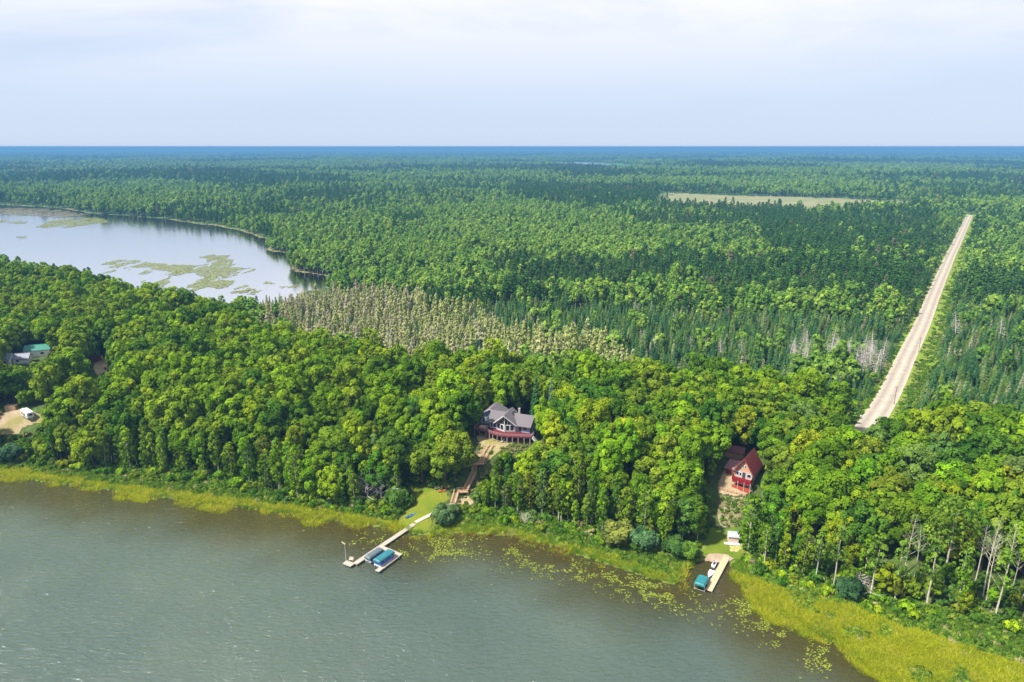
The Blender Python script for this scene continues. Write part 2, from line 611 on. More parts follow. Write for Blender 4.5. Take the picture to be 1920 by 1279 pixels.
def sheet(name, poly, step, lift, mat, color, label, jitter=0.0, world=True):
    """a ground patch that follows the terrain: cells of a fine grid inside an outline"""
    P = np.array(poly)
    x0, y0 = P.min(0) - step
    x1, y1 = P.max(0) + step
    xs, ys = np.arange(x0, x1, step), np.arange(y0, y1, step)
    X, Y = np.meshgrid(xs, ys)
    jx = X + (fbm(X / 5, Y / 5, 61, 2) - 0.5) * jitter
    jy = Y + (fbm(X / 5, Y / 5, 62, 2) - 0.5) * jitter
    ins = in_poly(jx, jy, poly)
    q = ins[:-1, :-1] & ins[1:, :-1] & ins[:-1, 1:] & ins[1:, 1:]
    ii = np.arange(X.size).reshape(X.shape)
    F = np.stack([ii[:-1, :-1][q], ii[:-1, 1:][q], ii[1:, 1:][q], ii[1:, :-1][q]], 1)
    used = np.unique(F)
    remap = np.zeros(X.size, int)
    remap[used] = np.arange(len(used))
    Xu, Yu = X.ravel()[used], Y.ravel()[used]
    Z = height(Xu, Yu) + lift
    c = color(Xu, Yu) if callable(color) else np.tile(np.array(color), (len(Xu), 1))
    o = link(bpy.data.objects.new(name, np_mesh(name, np.stack([Xu, Yu, Z], 1), remap[F], [mat], smooth_shade=True, color=c)))
    return tag(o, label, kind='structure')


def gpoly(pxs, lift=0.0):
    return [tuple(ground_at(a, b, lift))[:2] for a, b in pxs]


# road: gravel strip on the terrain with a grass verge to its right
def strip(name, line, left, right, lift, mat, color, label, sub=6):
    pts = [Vector((p[0], p[1], 0)) for p in line]
    fine = []
    for a, b in zip(pts[:-1], pts[1:]):
        fine += [a.lerp(b, k / sub) for k in range(sub)]
    fine.append(pts[-1])
    for _ in range(4):
        fine = [fine[0]] + [(fine[i - 1] + fine[i] * 2 + fine[i + 1]) / 4 for i in range(1, len(fine) - 1)] + [fine[-1]]
    V, C, nx = [], [], 9
    for i, p in enumerate(fine):
        d = (fine[min(i + 1, len(fine) - 1)] - fine[max(i - 1, 0)]).normalized()
        s = Vector((-d.y, d.x, 0))
        for k in range(nx):
            w = left + (right - left) * k / (nx - 1)
            q = p + s * w
            V.append((q.x, q.y, 0))
            C.append(color(k / (nx - 1), q))
    V = np.array(V)
    hh = height(V[:, 0], V[:, 1]).reshape(-1, nx)
    hh = hh * 0.3 + hh.mean(1, keepdims=True) * 0.7
    V[:, 2] = hh.ravel() + lift
    ii = np.arange(len(V)).reshape(-1, nx)
    F = np.stack([ii[:-1, :-1].ravel(), ii[:-1, 1:].ravel(), ii[1:, 1:].ravel(), ii[1:, :-1].ravel()], 1)
    o = link(bpy.data.objects.new(name, np_mesh(name, V, F, [mat], smooth_shade=True, color=np.array(C))))
    return tag(o, label, kind='structure'), fine


GRAVEL = paint_mat('gravel', 0.95, 0.35, 0.14)


def road_col(t, q):
    c = np.array((0.355, 0.31, 0.255))
    k = 0.82 + 0.18 * math.cos((t - 0.5) * 4 * math.pi)          # wheel tracks
    return c * k


road, ROAD_FINE = strip('gravel_road', ROAD2, -4.6, 4.6, 0.55, GRAVEL, road_col, 'straight pale gravel road running through the forest')


def verge_col(t, q):
    n = float(fbm(np.array([q.x / 14]), np.array([q.y / 14]), 71, 3)[0])
    return np.array((0.10, 0.17, 0.014)) * (0.6 + 0.8 * n) + np.array((0.07, 0.04, 0.015)) * (1 - n)


VERGE = paint_mat('verge_grass', 0.95, 0.9, 0.5)
strip('grass_verge', ROAD2, 4.62, 13.0, 0.42, VERGE, verge_col, 'bright mown grass verge beside the gravel road')
strip('grass_verge', ROAD2, -6.6, -4.62, 0.42, VERGE, verge_col, 'narrow grass edge between the gravel road and the woods')

# ------------------------------------------------------------------ water


def water_mat(name, deep, shallow, refl, rough, wave, wave_scale, lake_noise=0.02):
    m, N, L, out = new_mat(name)
    g = N.new('ShaderNodeNewGeometry')
    a = N.new('ShaderNodeAttribute')
    a.attribute_name = 'tint'
    mp = N.new('ShaderNodeMapping')
    mp.inputs['Scale'].default_value = (0.36, 1.0, 1.0)
    mp.inputs['Rotation'].default_value = (0, 0, math.radians(-12))
    n = N.new('ShaderNodeTexNoise')
    n.inputs['Scale'].default_value = wave_scale
    n.inputs['Detail'].default_value = 4
    n.inputs['Roughness'].default_value = 0.55
    n.inputs['Distortion'].default_value = 0.6
    n2 = N.new('ShaderNodeTexNoise')
    n2.inputs['Scale'].default_value = lake_noise
    n2.inputs['Detail'].default_value = 5
    L.new(g.outputs['Position'], mp.inputs['Vector'])
    L.new(mp.outputs['Vector'], n.inputs['Vector'])
    L.new(g.outputs['Position'], n2.inputs['Vector'])
    bp = N.new('ShaderNodeBump')
    bp.inputs['Strength'].default_value = wave
    bp.inputs['Distance'].default_value = 0.8
    L.new(n.outputs['Fac'], bp.inputs['Height'])
    mx = N.new('ShaderNodeMixRGB')
    mx.inputs['Color1'].default_value, mx.inputs['Color2'].default_value = (*deep, 1), (*shallow, 1)
    L.new(a.outputs['Fac'], mx.inputs['Fac'])
    mx2 = N.new('ShaderNodeMixRGB')
    mx2.blend_type = 'MULTIPLY'
    mx2.inputs['Fac'].default_value = 1.0
    r = N.new('ShaderNodeValToRGB')
    r.color_ramp.elements[0].position, r.color_ramp.elements[1].position = 0.35, 0.68
    r.color_ramp.elements[0].color, r.color_ramp.elements[1].color = (0.74, 0.80, 0.82, 1), (1.12, 1.08, 1.02, 1)
    L.new(n2.outputs['Fac'], r.inputs['Fac'])
    L.new(mx.outputs['Color'], mx2.inputs['Color1'])
    L.new(r.outputs['Color'], mx2.inputs['Color2'])
    d = N.new('ShaderNodeBsdfDiffuse')
    gl = N.new('ShaderNodeBsdfGlossy')
    gl.inputs['Roughness'].default_value = rough
    gl.inputs['Color'].default_value = (*refl, 1)
    fr = N.new('ShaderNodeFresnel')
    fr.inputs['IOR'].default_value = 1.36
    mix = N.new('ShaderNodeMixShader')
    L.new(mx2.outputs['Color'], d.inputs['Color'])
    L.new(bp.outputs['Normal'], d.inputs['Normal'])
    L.new(bp.outputs['Normal'], gl.inputs['Normal'])
    L.new(bp.outputs['Normal'], fr.inputs['Normal'])
    L.new(fr.outputs['Fac'], mix.inputs['Fac'])
    L.new(d.outputs['BSDF'], mix.inputs[1])
    L.new(gl.outputs['BSDF'], mix.inputs[2])
    L.new(mix.outputs['Shader'], out.inputs['Surface'])
    MATS[name] = m
    return m


WATER = water_mat('lake_water', (0.060, 0.085, 0.074), (0.036, 0.032, 0.007), (1, 1, 1), 0.08, 0.74, 1.15)
wx, wy = np.meshgrid(np.concatenate([np.linspace(-2600, -420, 30), np.arange(-416, 330, 4.0), np.linspace(340, 900, 20)]),
                     np.concatenate([np.linspace(-300, 36, 12), np.arange(40, 300, 4.0), np.linspace(310, 700, 16)]))
wxr, wyr = wx.ravel(), wy.ravel()
wd = shore_signed(wxr, wyr)
shal = smooth(-32, -4, wd + 14 * (fbm(wxr / 14, wyr / 14, 81, 3) - 0.5))
ii = np.arange(wx.size).reshape(wx.shape)
q = (wd.reshape(wx.shape) < 14)
q = q[:-1, :-1] | q[1:, :-1] | q[:-1, 1:] | q[1:, 1:]
WF = np.stack([ii[:-1, :-1][q], ii[:-1, 1:][q], ii[1:, 1:][q], ii[1:, :-1][q]], 1)
lake = link(bpy.data.objects.new('lake', np_mesh('lake', np.stack([wxr, wyr, np.zeros_like(wxr)], 1), WF, [WATER], tint=shal)))
tag(lake, 'grey-green rippled lake water below the wooded bank', kind='structure')

WATER2 = water_mat('pale_lake_water', (0.22, 0.215, 0.215), (0.14, 0.13, 0.08), (0.93, 0.91, 0.88), 0.12, 0.10, 0.25, 0.006)


def poly_sheet(name, poly, z, mat, label):
    me = bpy.data.meshes.new(name)
    me.from_pydata([(a, b, z) for a, b in poly], [], [tuple(range(len(poly)))])
    me.materials.append(mat)
    o = link(bpy.data.objects.new(name, me))
    return tag(o, label, kind='structure')


cx2 = np.mean([p[0] for p in LAKE2]); cy2 = np.mean([p[1] for p in LAKE2])
poly_sheet('far_lake', [(a, b) for a, b in LAKE2], LAKE2_Z, WATER2, 'pale shallow lake with floating weed behind the wooded ridge')
for k, ((a, b), rx, ry) in enumerate(FAR_LAKES):
    poly_sheet('distant_lake', [(a + rx * math.cos(t), b + ry * math.sin(t)) for t in np.linspace(0, 2 * math.pi, 40)[:-1]], hz(a, b) + 1.0, WATER2,
               ['white sliver of a distant lake near the horizon above the shallow lake', 'thin pale sliver of a distant lake in the middle of the far forest',
                'thin pale sliver of a distant lake in the far forest above the road'][k])


def meadow_col(x, y):
    n = fbm(x / 60, y / 25, 91, 4)[:, None]
    return np.array((0.22, 0.20, 0.115)) * n + np.array((0.13, 0.155, 0.06)) * (1 - n)


sheet('meadow', MEADOW, 9.0, 1.6, paint_mat('meadow_grass', 0.95, 0.05, 0.2), meadow_col, 'long pale open meadow strip in the far forest', 70)

# ------------------------------------------------------------------ yards, lawns, sand
def mixcol(a, b, sx, seed, gain=1.0):
    a, b = np.array(a), np.array(b)

    def f(x, y):
        n = np.clip((fbm(x / sx, y / sx, seed, 4) - 0.5) * 2.2 * gain + 0.5, 0, 1)[:, None]
        return a * (1 - n) + b * n
    return f


GRASS_M = paint_mat('lawn_grass', 0.95, 2.5, 0.3)
DIRT_M = paint_mat('bare_dirt', 0.95, 1.6, 0.22)
sheet('lawn', gpoly([(762, 906), (800, 912), (838, 918), (850, 930), (835, 950), (822, 962), (812, 985), (800, 1001), (770, 998), (742, 983), (752, 966), (772, 952), (780, 938), (770, 922)]), 0.6, 0.14, GRASS_M,
      mixcol((0.075, 0.125, 0.010), (0.135, 0.155, 0.014), 5, 301), 'mown bright green lawn at the foot of the timber stairs', 2.0)
sheet('bare_patch', gpoly([(848, 934), (884, 928), (892, 942), (884, 948), (850, 948)]), 0.5, 0.2, DIRT_M, mixcol((0.36, 0.28, 0.19), (0.22, 0.19, 0.1), 3, 302),
      'bare tan earth beside the lower timber stairs', 1.5)
sheet('house_yard', gpoly([(893, 808), (935, 822), (995, 812), (1004, 822), (965, 836), (935, 846), (915, 870), (895, 882), (884, 872), (898, 846)]), 0.6, 0.16, DIRT_M,
      mixcol((0.27, 0.21, 0.125), (0.19, 0.185, 0.06), 4, 303), 'dry tan grass slope in front of the lake house', 2.0)
sheet('cabin_yard', gpoly([(1346, 905), (1358, 880), (1372, 872), (1378, 905), (1408, 914), (1412, 924), (1396, 934), (1345, 926)]), 0.5, 0.2, DIRT_M,
      mixcol((0.30, 0.225, 0.14), (0.23, 0.18, 0.10), 3, 304), 'bare tan yard in front of the red cabin', 1.5)
sheet('dry_bank', gpoly([(1345, 926), (1393, 934), (1389, 972), (1386, 990), (1352, 990), (1344, 960)]), 0.5, 0.17, DIRT_M,
      mixcol((0.27, 0.22, 0.14), (0.13, 0.14, 0.05), 2.2, 305, 1.5), 'dry brushy slope between the red cabin fence and the small shed', 1.5)
sheet('lawn', gpoly([(1330, 990), (1388, 988), (1396, 1030), (1400, 1052), (1372, 1050), (1345, 1042), (1318, 1042), (1322, 1012)]), 0.5, 0.14, GRASS_M,
      mixcol((0.07, 0.12, 0.010), (0.12, 0.15, 0.014), 4, 306), 'small green lawn round the shore shed', 1.5)
sheet('sand_landing', gpoly([(1312, 1053), (1322, 1048), (1326, 1040), (1344, 1038), (1366, 1041), (1378, 1049), (1368, 1054), (1350, 1055)]), 0.3, 0.26, paint_mat('sand', 0.95, 3, 0.12),
      mixcol((0.30, 0.235, 0.17), (0.25, 0.19, 0.13), 2, 307), 'pale sand landing at the head of the small dock', 0.6)
sheet('bare_patch', gpoly([(1366, 1024), (1392, 1022), (1393, 1030), (1384, 1038), (1370, 1036)]), 0.4, 0.2, DIRT_M, mixcol((0.38, 0.31, 0.17), (0.22, 0.24, 0.05), 2, 308),
      'worn tan patch in front of the shore shed', 0.8)
sheet('dirt_clearing', gpoly([(-70, 778), (0, 776), (40, 764), (78, 778), (82, 794), (46, 802), (40, 814), (-70, 820)]), 0.7, 0.16, DIRT_M,
      mixcol((0.28, 0.215, 0.15), (0.18, 0.165, 0.06), 5, 309, 1.4), 'sandy clearing where the camper is parked', 2.0)
sheet('dirt_drive', gpoly([(172, 668), (194, 664), (204, 684), (202, 698), (180, 706), (174, 690)]), 0.7, 0.2, DIRT_M, mixcol((0.42, 0.33, 0.2), (0.34, 0.29, 0.15), 4, 310),
      'bare dirt drive by the red-roofed shed', 1.0)
sheet('dirt_drive', gpoly([(100, 664), (132, 664), (130, 704), (104, 704)]), 0.8, 0.2, DIRT_M, mixcol((0.45, 0.34, 0.26), (0.36, 0.28, 0.2), 4, 311),
      'pinkish dirt drive glimpsed between the left trees', 1.0)

# ------------------------------------------------------------------ building materials and helpers
WHITE = plain('white_trim', (0.55, 0.55, 0.55), 0.5, 0.05)
GLASS = plain('dark_glass', (0.018, 0.022, 0.03), 0.06, 0.3, 0.5, spec=0.6)
TIMBER = plain('timber', (0.40, 0.27, 0.17), 0.8, 0.25, 2.5, bump=0.3)
TIMBER_GREY = plain('grey_timber', (0.31, 0.27, 0.225), 0.85, 0.16, 2.5, bump=0.3)
STEEL = plain('galvanised_steel', (0.55, 0.56, 0.57), 0.4, 0.1, metallic=0.6)
RED = plain('red_paint', (0.21, 0.010, 0.015), 0.6, 0.15)


def window(parent, p, right, up, w, h, out, fr=None, name='window', t=0.09):
    """a window on a wall: frame of four bars with a recessed pane. p = lower left corner in the parent's space"""
    p, right, up, out = Vector(p), Vector(right).normalized(), Vector(up).normalized(), Vector(out).normalized()
    f = MB()
    o = out * 0.03
    b = 0.11
    for a, c in ((p, p + right * w), (p + up * h, p + right * w + up * h)):
        f.bar(a + o - right * b / 2, c + o + right * b / 2, t, b)
    for a in (p, p + right * w):
        f.bar(a + o, a + up * h + o, b, t)
    fo = f.build(name, fr or WHITE, parent)
    g = MB()
    q = p + out * 0.012
    g.prism([q, q + right * w, q + right * w + up * h, q + up * h], -out * 0.02)
    g.build('pane', GLASS, fo)
    return fo


def gable_house(name, loc, rz, w, d, hw, hr, wall_m, roof_m, label, cat, over=0.5, windows=(), door=None, base=-0.8):
    """ridge along local x; gable ends at x = +-w/2"""
    e = empty(name, loc, rz, label, cat)
    x, y = w / 2, d / 2
    mb = MB().prism([(-x, -y, base), (-x, y, base), (-x, y, hw), (-x, 0, hr), (-x, -y, hw)], (w, 0, 0))
    mb.build('wall', wall_m, e)
    s = (hr - hw) / y
    for sg in (-1, 1):
        r = MB().slab([(-x - over, 0, hr + 0.16), (x + over, 0, hr + 0.16), (x + over, sg * (y + over), hw - s * over + 0.16), (-x - over, sg * (y + over), hw - s * over + 0.16)], 0.14)
        r.build('roof_slope', roof_m, e)
    MB().bar((-x - over, 0, hr + 0.2), (x + over, 0, hr + 0.2), 0.3, 0.08).build('ridge_cap', roof_m, e)
    for (sx, wx, wz, ww, wh) in windows:
        if sx == 'front':
            window(e, (wx, -y, wz), (1, 0, 0), (0, 0, 1), ww, wh, (0, -1, 0))
        else:
            window(e, (x, wx, wz), (0, 1, 0), (0, 0, 1), ww, wh, (1, 0, 0))
    if door:
        MB().box(door[0], door[0] + 0.95, -y - 0.05, -y, base + 0.85, base + 2.95).build('door', door[1], e)
    FOOT.append((loc[0], loc[1], max(w, d) * 0.5))
    return e


# ------------------------------------------------------------------ the lake house
ROOF_T = plain('taupe_shingles', (0.118, 0.106, 0.116), 0.9, 0.22, 6, bump=0.4)
WALL_B = plain('blue_grey_siding', (0.24, 0.33, 0.44), 0.75, 0.1, 2, stretch=(0.2, 0.2, 6))
DECK_R = plain('red_stained_deck', (0.10, 0.016, 0.022), 0.8, 0.2, 2, stretch=(5, 0.4, 1))
HP = ground_at(945.8, 809.7, 2.9)
HRZ = math.radians(-20)
house = empty('lake_house', (HP.x, HP.y, HP.z + 2.9), HRZ, 'blue-grey lake house with taupe gables, prow windows and red deck', 'house')
hm_ = Matrix.Translation(house.location) @ Matrix.Rotation(HRZ, 4, 'Z')


def hw_(u, v):
    p = hm_ @ Vector((u, v, 0))
    return hz(p.x, p.y) - (HP.z + 2.9)


MB().box(-6.6, 9.0, 2.0, 10.0, -3.4, 2.75).build('wall', WALL_B, house)
MB().prism([(-6.6, 2, 2.75), (-6.6, 10, 2.75), (-6.6, 6, 5.0)], (0.2, 0, 0)).build('gable_wall', WALL_B, house)
MB().prism([(8.8, 2, 2.75), (8.8, 10, 2.75), (8.8, 6, 5.0)], (0.2, 0, 0)).build('gable_wall', WALL_B, house)
MB().slab([(-7.4, 6, 5.35), (9.7, 6, 5.35), (9.7, 1.0, 2.55), (-7.4, 1.0, 2.55)], 0.2).build('roof_slope', ROOF_T, house)
MB().slab([(-7.4, 6, 5.345), (-7.4, 11.0, 2.55), (9.7, 11.0, 2.55), (9.7, 6, 5.345)], 0.2).build('roof_slope', ROOF_T, house)
# prow: two angled glazed walls under a tall gable
for sg in (-1, 1):
    a, b = (sg * 3.7, 1.35), (0, 0)
    prow = MB().prism([(a[0], a[1], -0.02), (b[0], b[1], -0.02), (b[0], b[1], 6.15), (a[0], a[1], 2.85)], (0, 0.22, 0)).build('prow_wall', WHITE, house)
    dirv = Vector((b[0] - a[0], b[1] - a[1], 0)).normalized()
    outv = Vector((dirv.y, -dirv.x, 0)) if sg < 0 else Vector((-dirv.y, dirv.x, 0))
    if outv.y > 0:
        outv = -outv
    st = Vector((a[0], a[1], 0)) + dirv * 0.45
    for k, (z0, h_) in enumerate(((0.45, 2.05),)):
        for j in range(2):
            window(house, st + dirv * (j * 1.62) + Vector((0, 0, z0)), dirv, (0, 0, 1), 1.42, h_, outv)
    # raked upper panes
    for j in range(3):
        t0, t1 = 0.22 + j * 0.26, 0.22 + (j + 1) * 0.26 - 0.05
        L_ = math.hypot(a[0] - b[0], a[1] - b[1])
        z_at = lambda t: 2.85 + 3.3 * t - 0.45
        p0, p1 = Vector((a[0], a[1], 0)) + dirv * (L_ * t0), Vector((a[0], a[1], 0)) + dirv * (L_ * t1)
        pn = MB().prism([p0 + Vector((0, 0, 2.75)) + outv * 0.02, p1 + Vector((0, 0, 2.75)) + outv * 0.02, p1 + Vector((0, 0, max(z_at(t1), 2.85))) + outv * 0.02,
                         p0 + Vector((0, 0, max(z_at(t0), 2.8))) + outv * 0.02], -outv * 0.015)
        pn.build('gable_pane', GLASS, house)
    MB().slab([(0, -1.0, 6.55), (0, 8.6, 6.55), (sg * 4.5, 8.6, 2.6), (sg * 4.5, 0.5, 2.6)][::sg], 0.2).build('roof_slope', ROOF_T, house)
    MB().bar((0, -1.03, 6.5), (sg * 4.5, 0.47, 2.55), 0.08, 0.28).build('fascia', WHITE, house)
MB().bar((0, -0.04, 0), (0, -0.04, 6.1), 0.22).build('prow_post', WHITE, house)
MB().prism([(-4.2, 8.2, 2.7), (4.2, 8.2, 2.7), (0, 8.2, 6.3)], (0, 0.2, 0)).build('gable_wall', WALL_B, house)
MB().box(-3.7, 3.7, 1.6, 10.0, 0.0, 2.7).build('wall', WALL_B, house)
for k in range(2):
    n_ = Vector((3.95, 0, 4.5)).normalized()
    c = Vector((1.55 + 0.0 * k, 5.2 + 1.5 * k, 6.55 - 1.55 * 3.95 / 4.5)) + n_ * 0.05
    t_ = Vector((4.5, 0, -3.95)).normalized()
    s_ = Vector((0, 1, 0))
    sk = MB().prism([c - t_ * 0.62 - s_ * 0.5, c + t_ * 0.62 - s_ * 0.5, c + t_ * 0.62 + s_ * 0.5, c - t_ * 0.62 + s_ * 0.5], n_ * 0.08).build('skylight', GLASS, house)
for (u0, w_, h_, z0) in ((-6.1, 0.7, 2.0, 0.25), (-5.0, 1.2, 2.1, 0.15), (4.7, 1.3, 2.1, 0.15), (6.5, 1.5, 1.4, 0.85)):
    window(house, (u0, 2.0, z0), (1, 0, 0), (0, 0, 1), w_, h_, (0, -1, 0))
MB().box(-4.2, -3.75, 1.94, 2.0, 0.0, 2.7).build('corner_trim', WHITE, house)
for u0 in (-5.5, -2.6, 1.2, 4.6):
    window(house, (u0, 2.0, -2.7), (1, 0, 0), (0, 0, 1), 1.9, 1.9, (0, -1, 0))
# garage wing at the back left
MB().prism([(-12, 6.4, -2.8), (-4, 6.4, -2.8), (-4, 6.4, 2.7), (-8, 6.4, 5.3), (-12, 6.4, 2.7)], (0, 7.8, 0)).build('garage_wall', WALL_B, house)
for sg in (-1, 1):
    MB().slab([(-8, 5.7, 5.62), (-8, 14.8, 5.62), (-8 + sg * 4.7, 14.8, 2.55), (-8 + sg * 4.7, 5.7, 2.55)][::sg], 0.2).build('roof_slope', ROOF_T, house)
    MB().bar((-8, 5.67, 5.6), (-8 + sg * 4.7, 5.67, 2.52), 0.07, 0.26).build('fascia', WHITE, house)
window(house, (-11.2, 6.4, -0.1), (1, 0, 0), (0, 0, 1), 1.0, 2.0, (0, -1, 0))
window(house, (-8.9, 6.4, 0.5), (1, 0, 0), (0, 0, 1), 1.4, 1.3, (0, -1, 0))
MB().box(2.9, 3.6, 6.8, 7.5, 4.0, 7.0).build('chimney', plain('chimney_stone', (0.3, 0.27, 0.25), 0.9, 0.3, 5), house)
# deck
DK = [(-7.0, 1.95), (-6.9, -1.4), (-3.4, -3.3), (0.4, -4.0), (4.3, -3.1), (10.6, -1.4), (10.8, 1.9)]
MB().slab([(a, b, -0.06) for a, b in DK], 0.28).build('deck', DECK_R, house)
MB().slab([(-12.0, 5.6, -0.5), (-12.0, -0.6, -0.5), (-7.05, -1.2, -0.5), (-7.05, 5.6, -0.5)], 0.26).build('side_deck', DECK_R, house)
MB().box(-10.6, -8.0, 1.2, 3.6, -0.5, -0.15).build('deck_box', plain('beige_cover', (0.45, 0.36, 0.28), 0.8, 0.12), house)


def railing(parent, pts, m, hgt=0.95, gap=1.5, thick=0.07, name='railing', mids=2, infill=0):
    mb = MB()
    for (a, b) in zip(pts[:-1], pts[1:]):
        a, b = Vector(a), Vector(b)
        for k in range(mids + 1):
            z = Vector((0, 0, hgt * (k + 1) / (mids + 1)))
            mb.bar(a + z, b + z, thick * (1.3 if k == mids else 0.6), thick * 0.8 if k == mids else thick * 0.5)
        n = max(1, int((b - a).length / gap))
        for k in range(n + 1):
            p = a.lerp(b, k / n)
            mb.bar(p, p + Vector((0, 0, hgt + 0.05)), thick)
        for k in range(int((b - a).length * infill)):
            p = a.lerp(b, (k + 0.5) / ((b - a).length * infill))
            mb.bar(p, p + Vector((0, 0, hgt)), 0.03)
    return mb.build(name, m, parent)


RAILM = plain('pale_railing', (0.36, 0.26, 0.27), 0.7, 0.1)
railing(house, [(a * 0.985, b + 0.1 if b < 0 else b, -0.06) for a, b in DK], RAILM, mids=1, infill=3)
railing(house, [(-11.9, 5.5, -0.5), (-11.9, -0.5, -0.5), (-7.1, -1.1, -0.5)], RAILM, mids=1, infill=2)
for k in range(len(DK) - 1):
    a, b = Vector((*DK[k], 0)), Vector((*DK[k + 1], 0))
    n = max(1, round((b - a).length / 2.4))
    for j in range(n):
        p = a.lerp(b, j / n) * 0.97
        if p.y < 1.5:
            MB().bar((p.x, p.y, -0.3), (p.x, p.y, hw_(p.x, p.y) - 0.4), 0.2).build('post', RAILM, house)
for u, v in ((-11.6, -0.4), (-9.5, -0.6), (-11.6, 3.0)):
    MB().bar((u, v, -0.7), (u, v, hw_(u, v) - 0.4), 0.2).build('post', RAILM, house)
st_ = MB()
for k in range(7):
    st_.box(10.9 + k * 0.3, 11.22 + k * 0.3, -0.9, 0.5, -0.3 - k * 0.36, -0.2 - k * 0.36)
st_.bar((10.8, -0.95, -0.3), (13.0, -0.95, -2.8), 0.08, 0.3).bar((10.8, 0.55, -0.3), (13.0, 0.55, -2.8), 0.08, 0.3)
st_.build('side_steps', WHITE, house)
FOOT.append((house.location.x + 3.0, house.location.y + 6, 12.5))
FOOT.append((house.location.x - 4.0, house.location.y + 11, 9.0))
# shaded asphalt behind the house
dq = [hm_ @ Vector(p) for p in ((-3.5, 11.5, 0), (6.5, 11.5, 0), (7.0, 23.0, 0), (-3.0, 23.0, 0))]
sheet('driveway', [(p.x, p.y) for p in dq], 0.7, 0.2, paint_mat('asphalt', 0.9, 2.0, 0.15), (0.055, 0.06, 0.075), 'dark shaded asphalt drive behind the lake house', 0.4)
FOOT.append((float(np.mean([p.x for p in dq])), float(np.mean([p.y for p in dq])), 7.5))


def lounger(px, py, label):
    p = ground_at(px, py)
    e = empty('lounge_chair', (p.x, p.y, p.z + 0.15), math.radians(-35), label, 'lounge chair', 'lounge chairs below the lake house deck')
    MB().box(-0.35, 0.35, -0.8, 0.5, 0.3, 0.38).build('seat', WHITE, e)
    MB().slab([(-0.35, 0.5, 0.4), (0.35, 0.5, 0.4), (0.35, 1.05, 1.0), (-0.35, 1.05, 1.0)], 0.08).build('backrest', WHITE, e)
    for sx in (-0.32, 0.32):
        for sy in (-0.7, 0.4):
            MB().bar((sx, sy, -0.1), (sx, sy, 0.34), 0.06).build('leg', WHITE, e)


lounger(942.5, 829, 'left one of two white lounge chairs below the lake house deck')
lounger(949.0, 829, 'right one of two white lounge chairs below the lake house deck')

# ------------------------------------------------------------------ stairs down the bank


def flight(parent, p, q, w=1.5, rise=0.19, top=False):
    p, q = Vector(p), Vector(q)          # p upper, q lower
    d = Vector((q.x - p.x, q.y - p.y, 0))
    ln = d.length
    d.normalize()
    s = Vector((-d.y, d.x, 0)) * (w / 2)
    n = max(4, int((p.z - q.z) / rise))
    mb = MB()
    for k in range(n):
        a = p.lerp(q, (k + 0.5) / n)
        mb.bar(a - s, a + s, ln / n * 0.86, 0.06)
    mb.build('steps', TIMBER, parent)
    for sg in (-1, 1):
        MB().bar(p + s * sg - Vector((0, 0, 0.12)), q + s * sg - Vector((0, 0, 0.12)), 0.08, 0.28).build('stringer', TIMBER, parent)
        railing(parent, [p + s * sg, q + s * sg], TIMBER, 1.0, 1.7, 0.11, mids=2)
        m_ = 3
        for k in range(m_):
            a = p.lerp(q, (k + 0.5) / m_) + s * sg
            MB().bar(a, (a.x, a.y, hz(a.x, a.y) - 0.3), 0.12).build('post', TIMBER, parent)


def landing(parent, c, w, l, ang, rails):
    c = Vector(c)
    R = Matrix.Rotation(ang, 4, 'Z')
    co = [c + R @ Vector(v) for v in ((-l / 2, -w / 2, 0), (l / 2, -w / 2, 0), (l / 2, w / 2, 0), (-l / 2, w / 2, 0))]
    MB().slab(co, 0.16).build('landing', TIMBER, parent)
    for i, j in rails:
        railing(parent, [co[i], co[j]], TIMBER, 1.0, 1.3, 0.11, mids=3)
    for v in co:
        MB().bar((v.x, v.y, v.z - 0.1), (v.x, v.y, hz(v.x, v.y) - 0.3), 0.14).build('post', TIMBER, parent)


t0, t1 = ground_at(921, 835, 0.4), ground_at(903, 868, 0.7)
upper = empty('timber_stairs', (0, 0, 0), 0, 'upper flight of brown timber stairs below the lake house', 'stairs')
flight(upper, (t0.x, t0.y, t0.z + 0.4), (t1.x, t1.y, t1.z + 0.9))
landing(upper, (t1.x - 1.0, t1.y - 0.6, t1.z + 0.85), 1.7, 3.8, 0.1, ((0, 1), (2, 3)))
t2, t3 = ground_at(889, 889, 0.6), ground_at(873, 921, 0.9)
lower = empty('timber_stairs', (0, 0, 0), 0, 'lower flight of brown timber stairs ending on a railed landing by the lawn', 'stairs')
flight(lower, (t2.x, t2.y, t2.z + 0.7), (t3.x, t3.y, t3.z + 1.1))
lc = Vector((t3.x - 1.0, t3.y - 0.5, t3.z + 1.05))
landing(lower, lc, 1.8, 3.6, 0.12, ((0, 1), (2, 3)))
t4 = ground_at(849, 946, 0.2)
flight(lower, (lc.x - 1.9, lc.y - 0.3, lc.z), (t4.x, t4.y, t4.z + 0.2))
flight(lower, (t1.x - 2.6, t1.y - 0.8, t1.z + 0.8), (t2.x, t2.y, t2.z + 0.72))

# ------------------------------------------------------------------ main dock and its boats
CONC = plain('pale_concrete', (0.55, 0.50, 0.43), 0.9, 0.12, 1.5)
wpts = [ground_at(849, 946), ground_at(832, 955), ground_at(815, 963), ground_at(796, 972), ground_at(779, 981)]
walk, _ = strip('walkway', [(p.x, p.y) for p in wpts], -0.75, 0.75, 0.32, paint_mat('walkway_boards', 0.9, 3, 0.12), lambda t, q: np.array((0.36, 0.32, 0.26)), 'pale walkway from the stairs across the lawn to the dock', 4)
DZ = 0.75


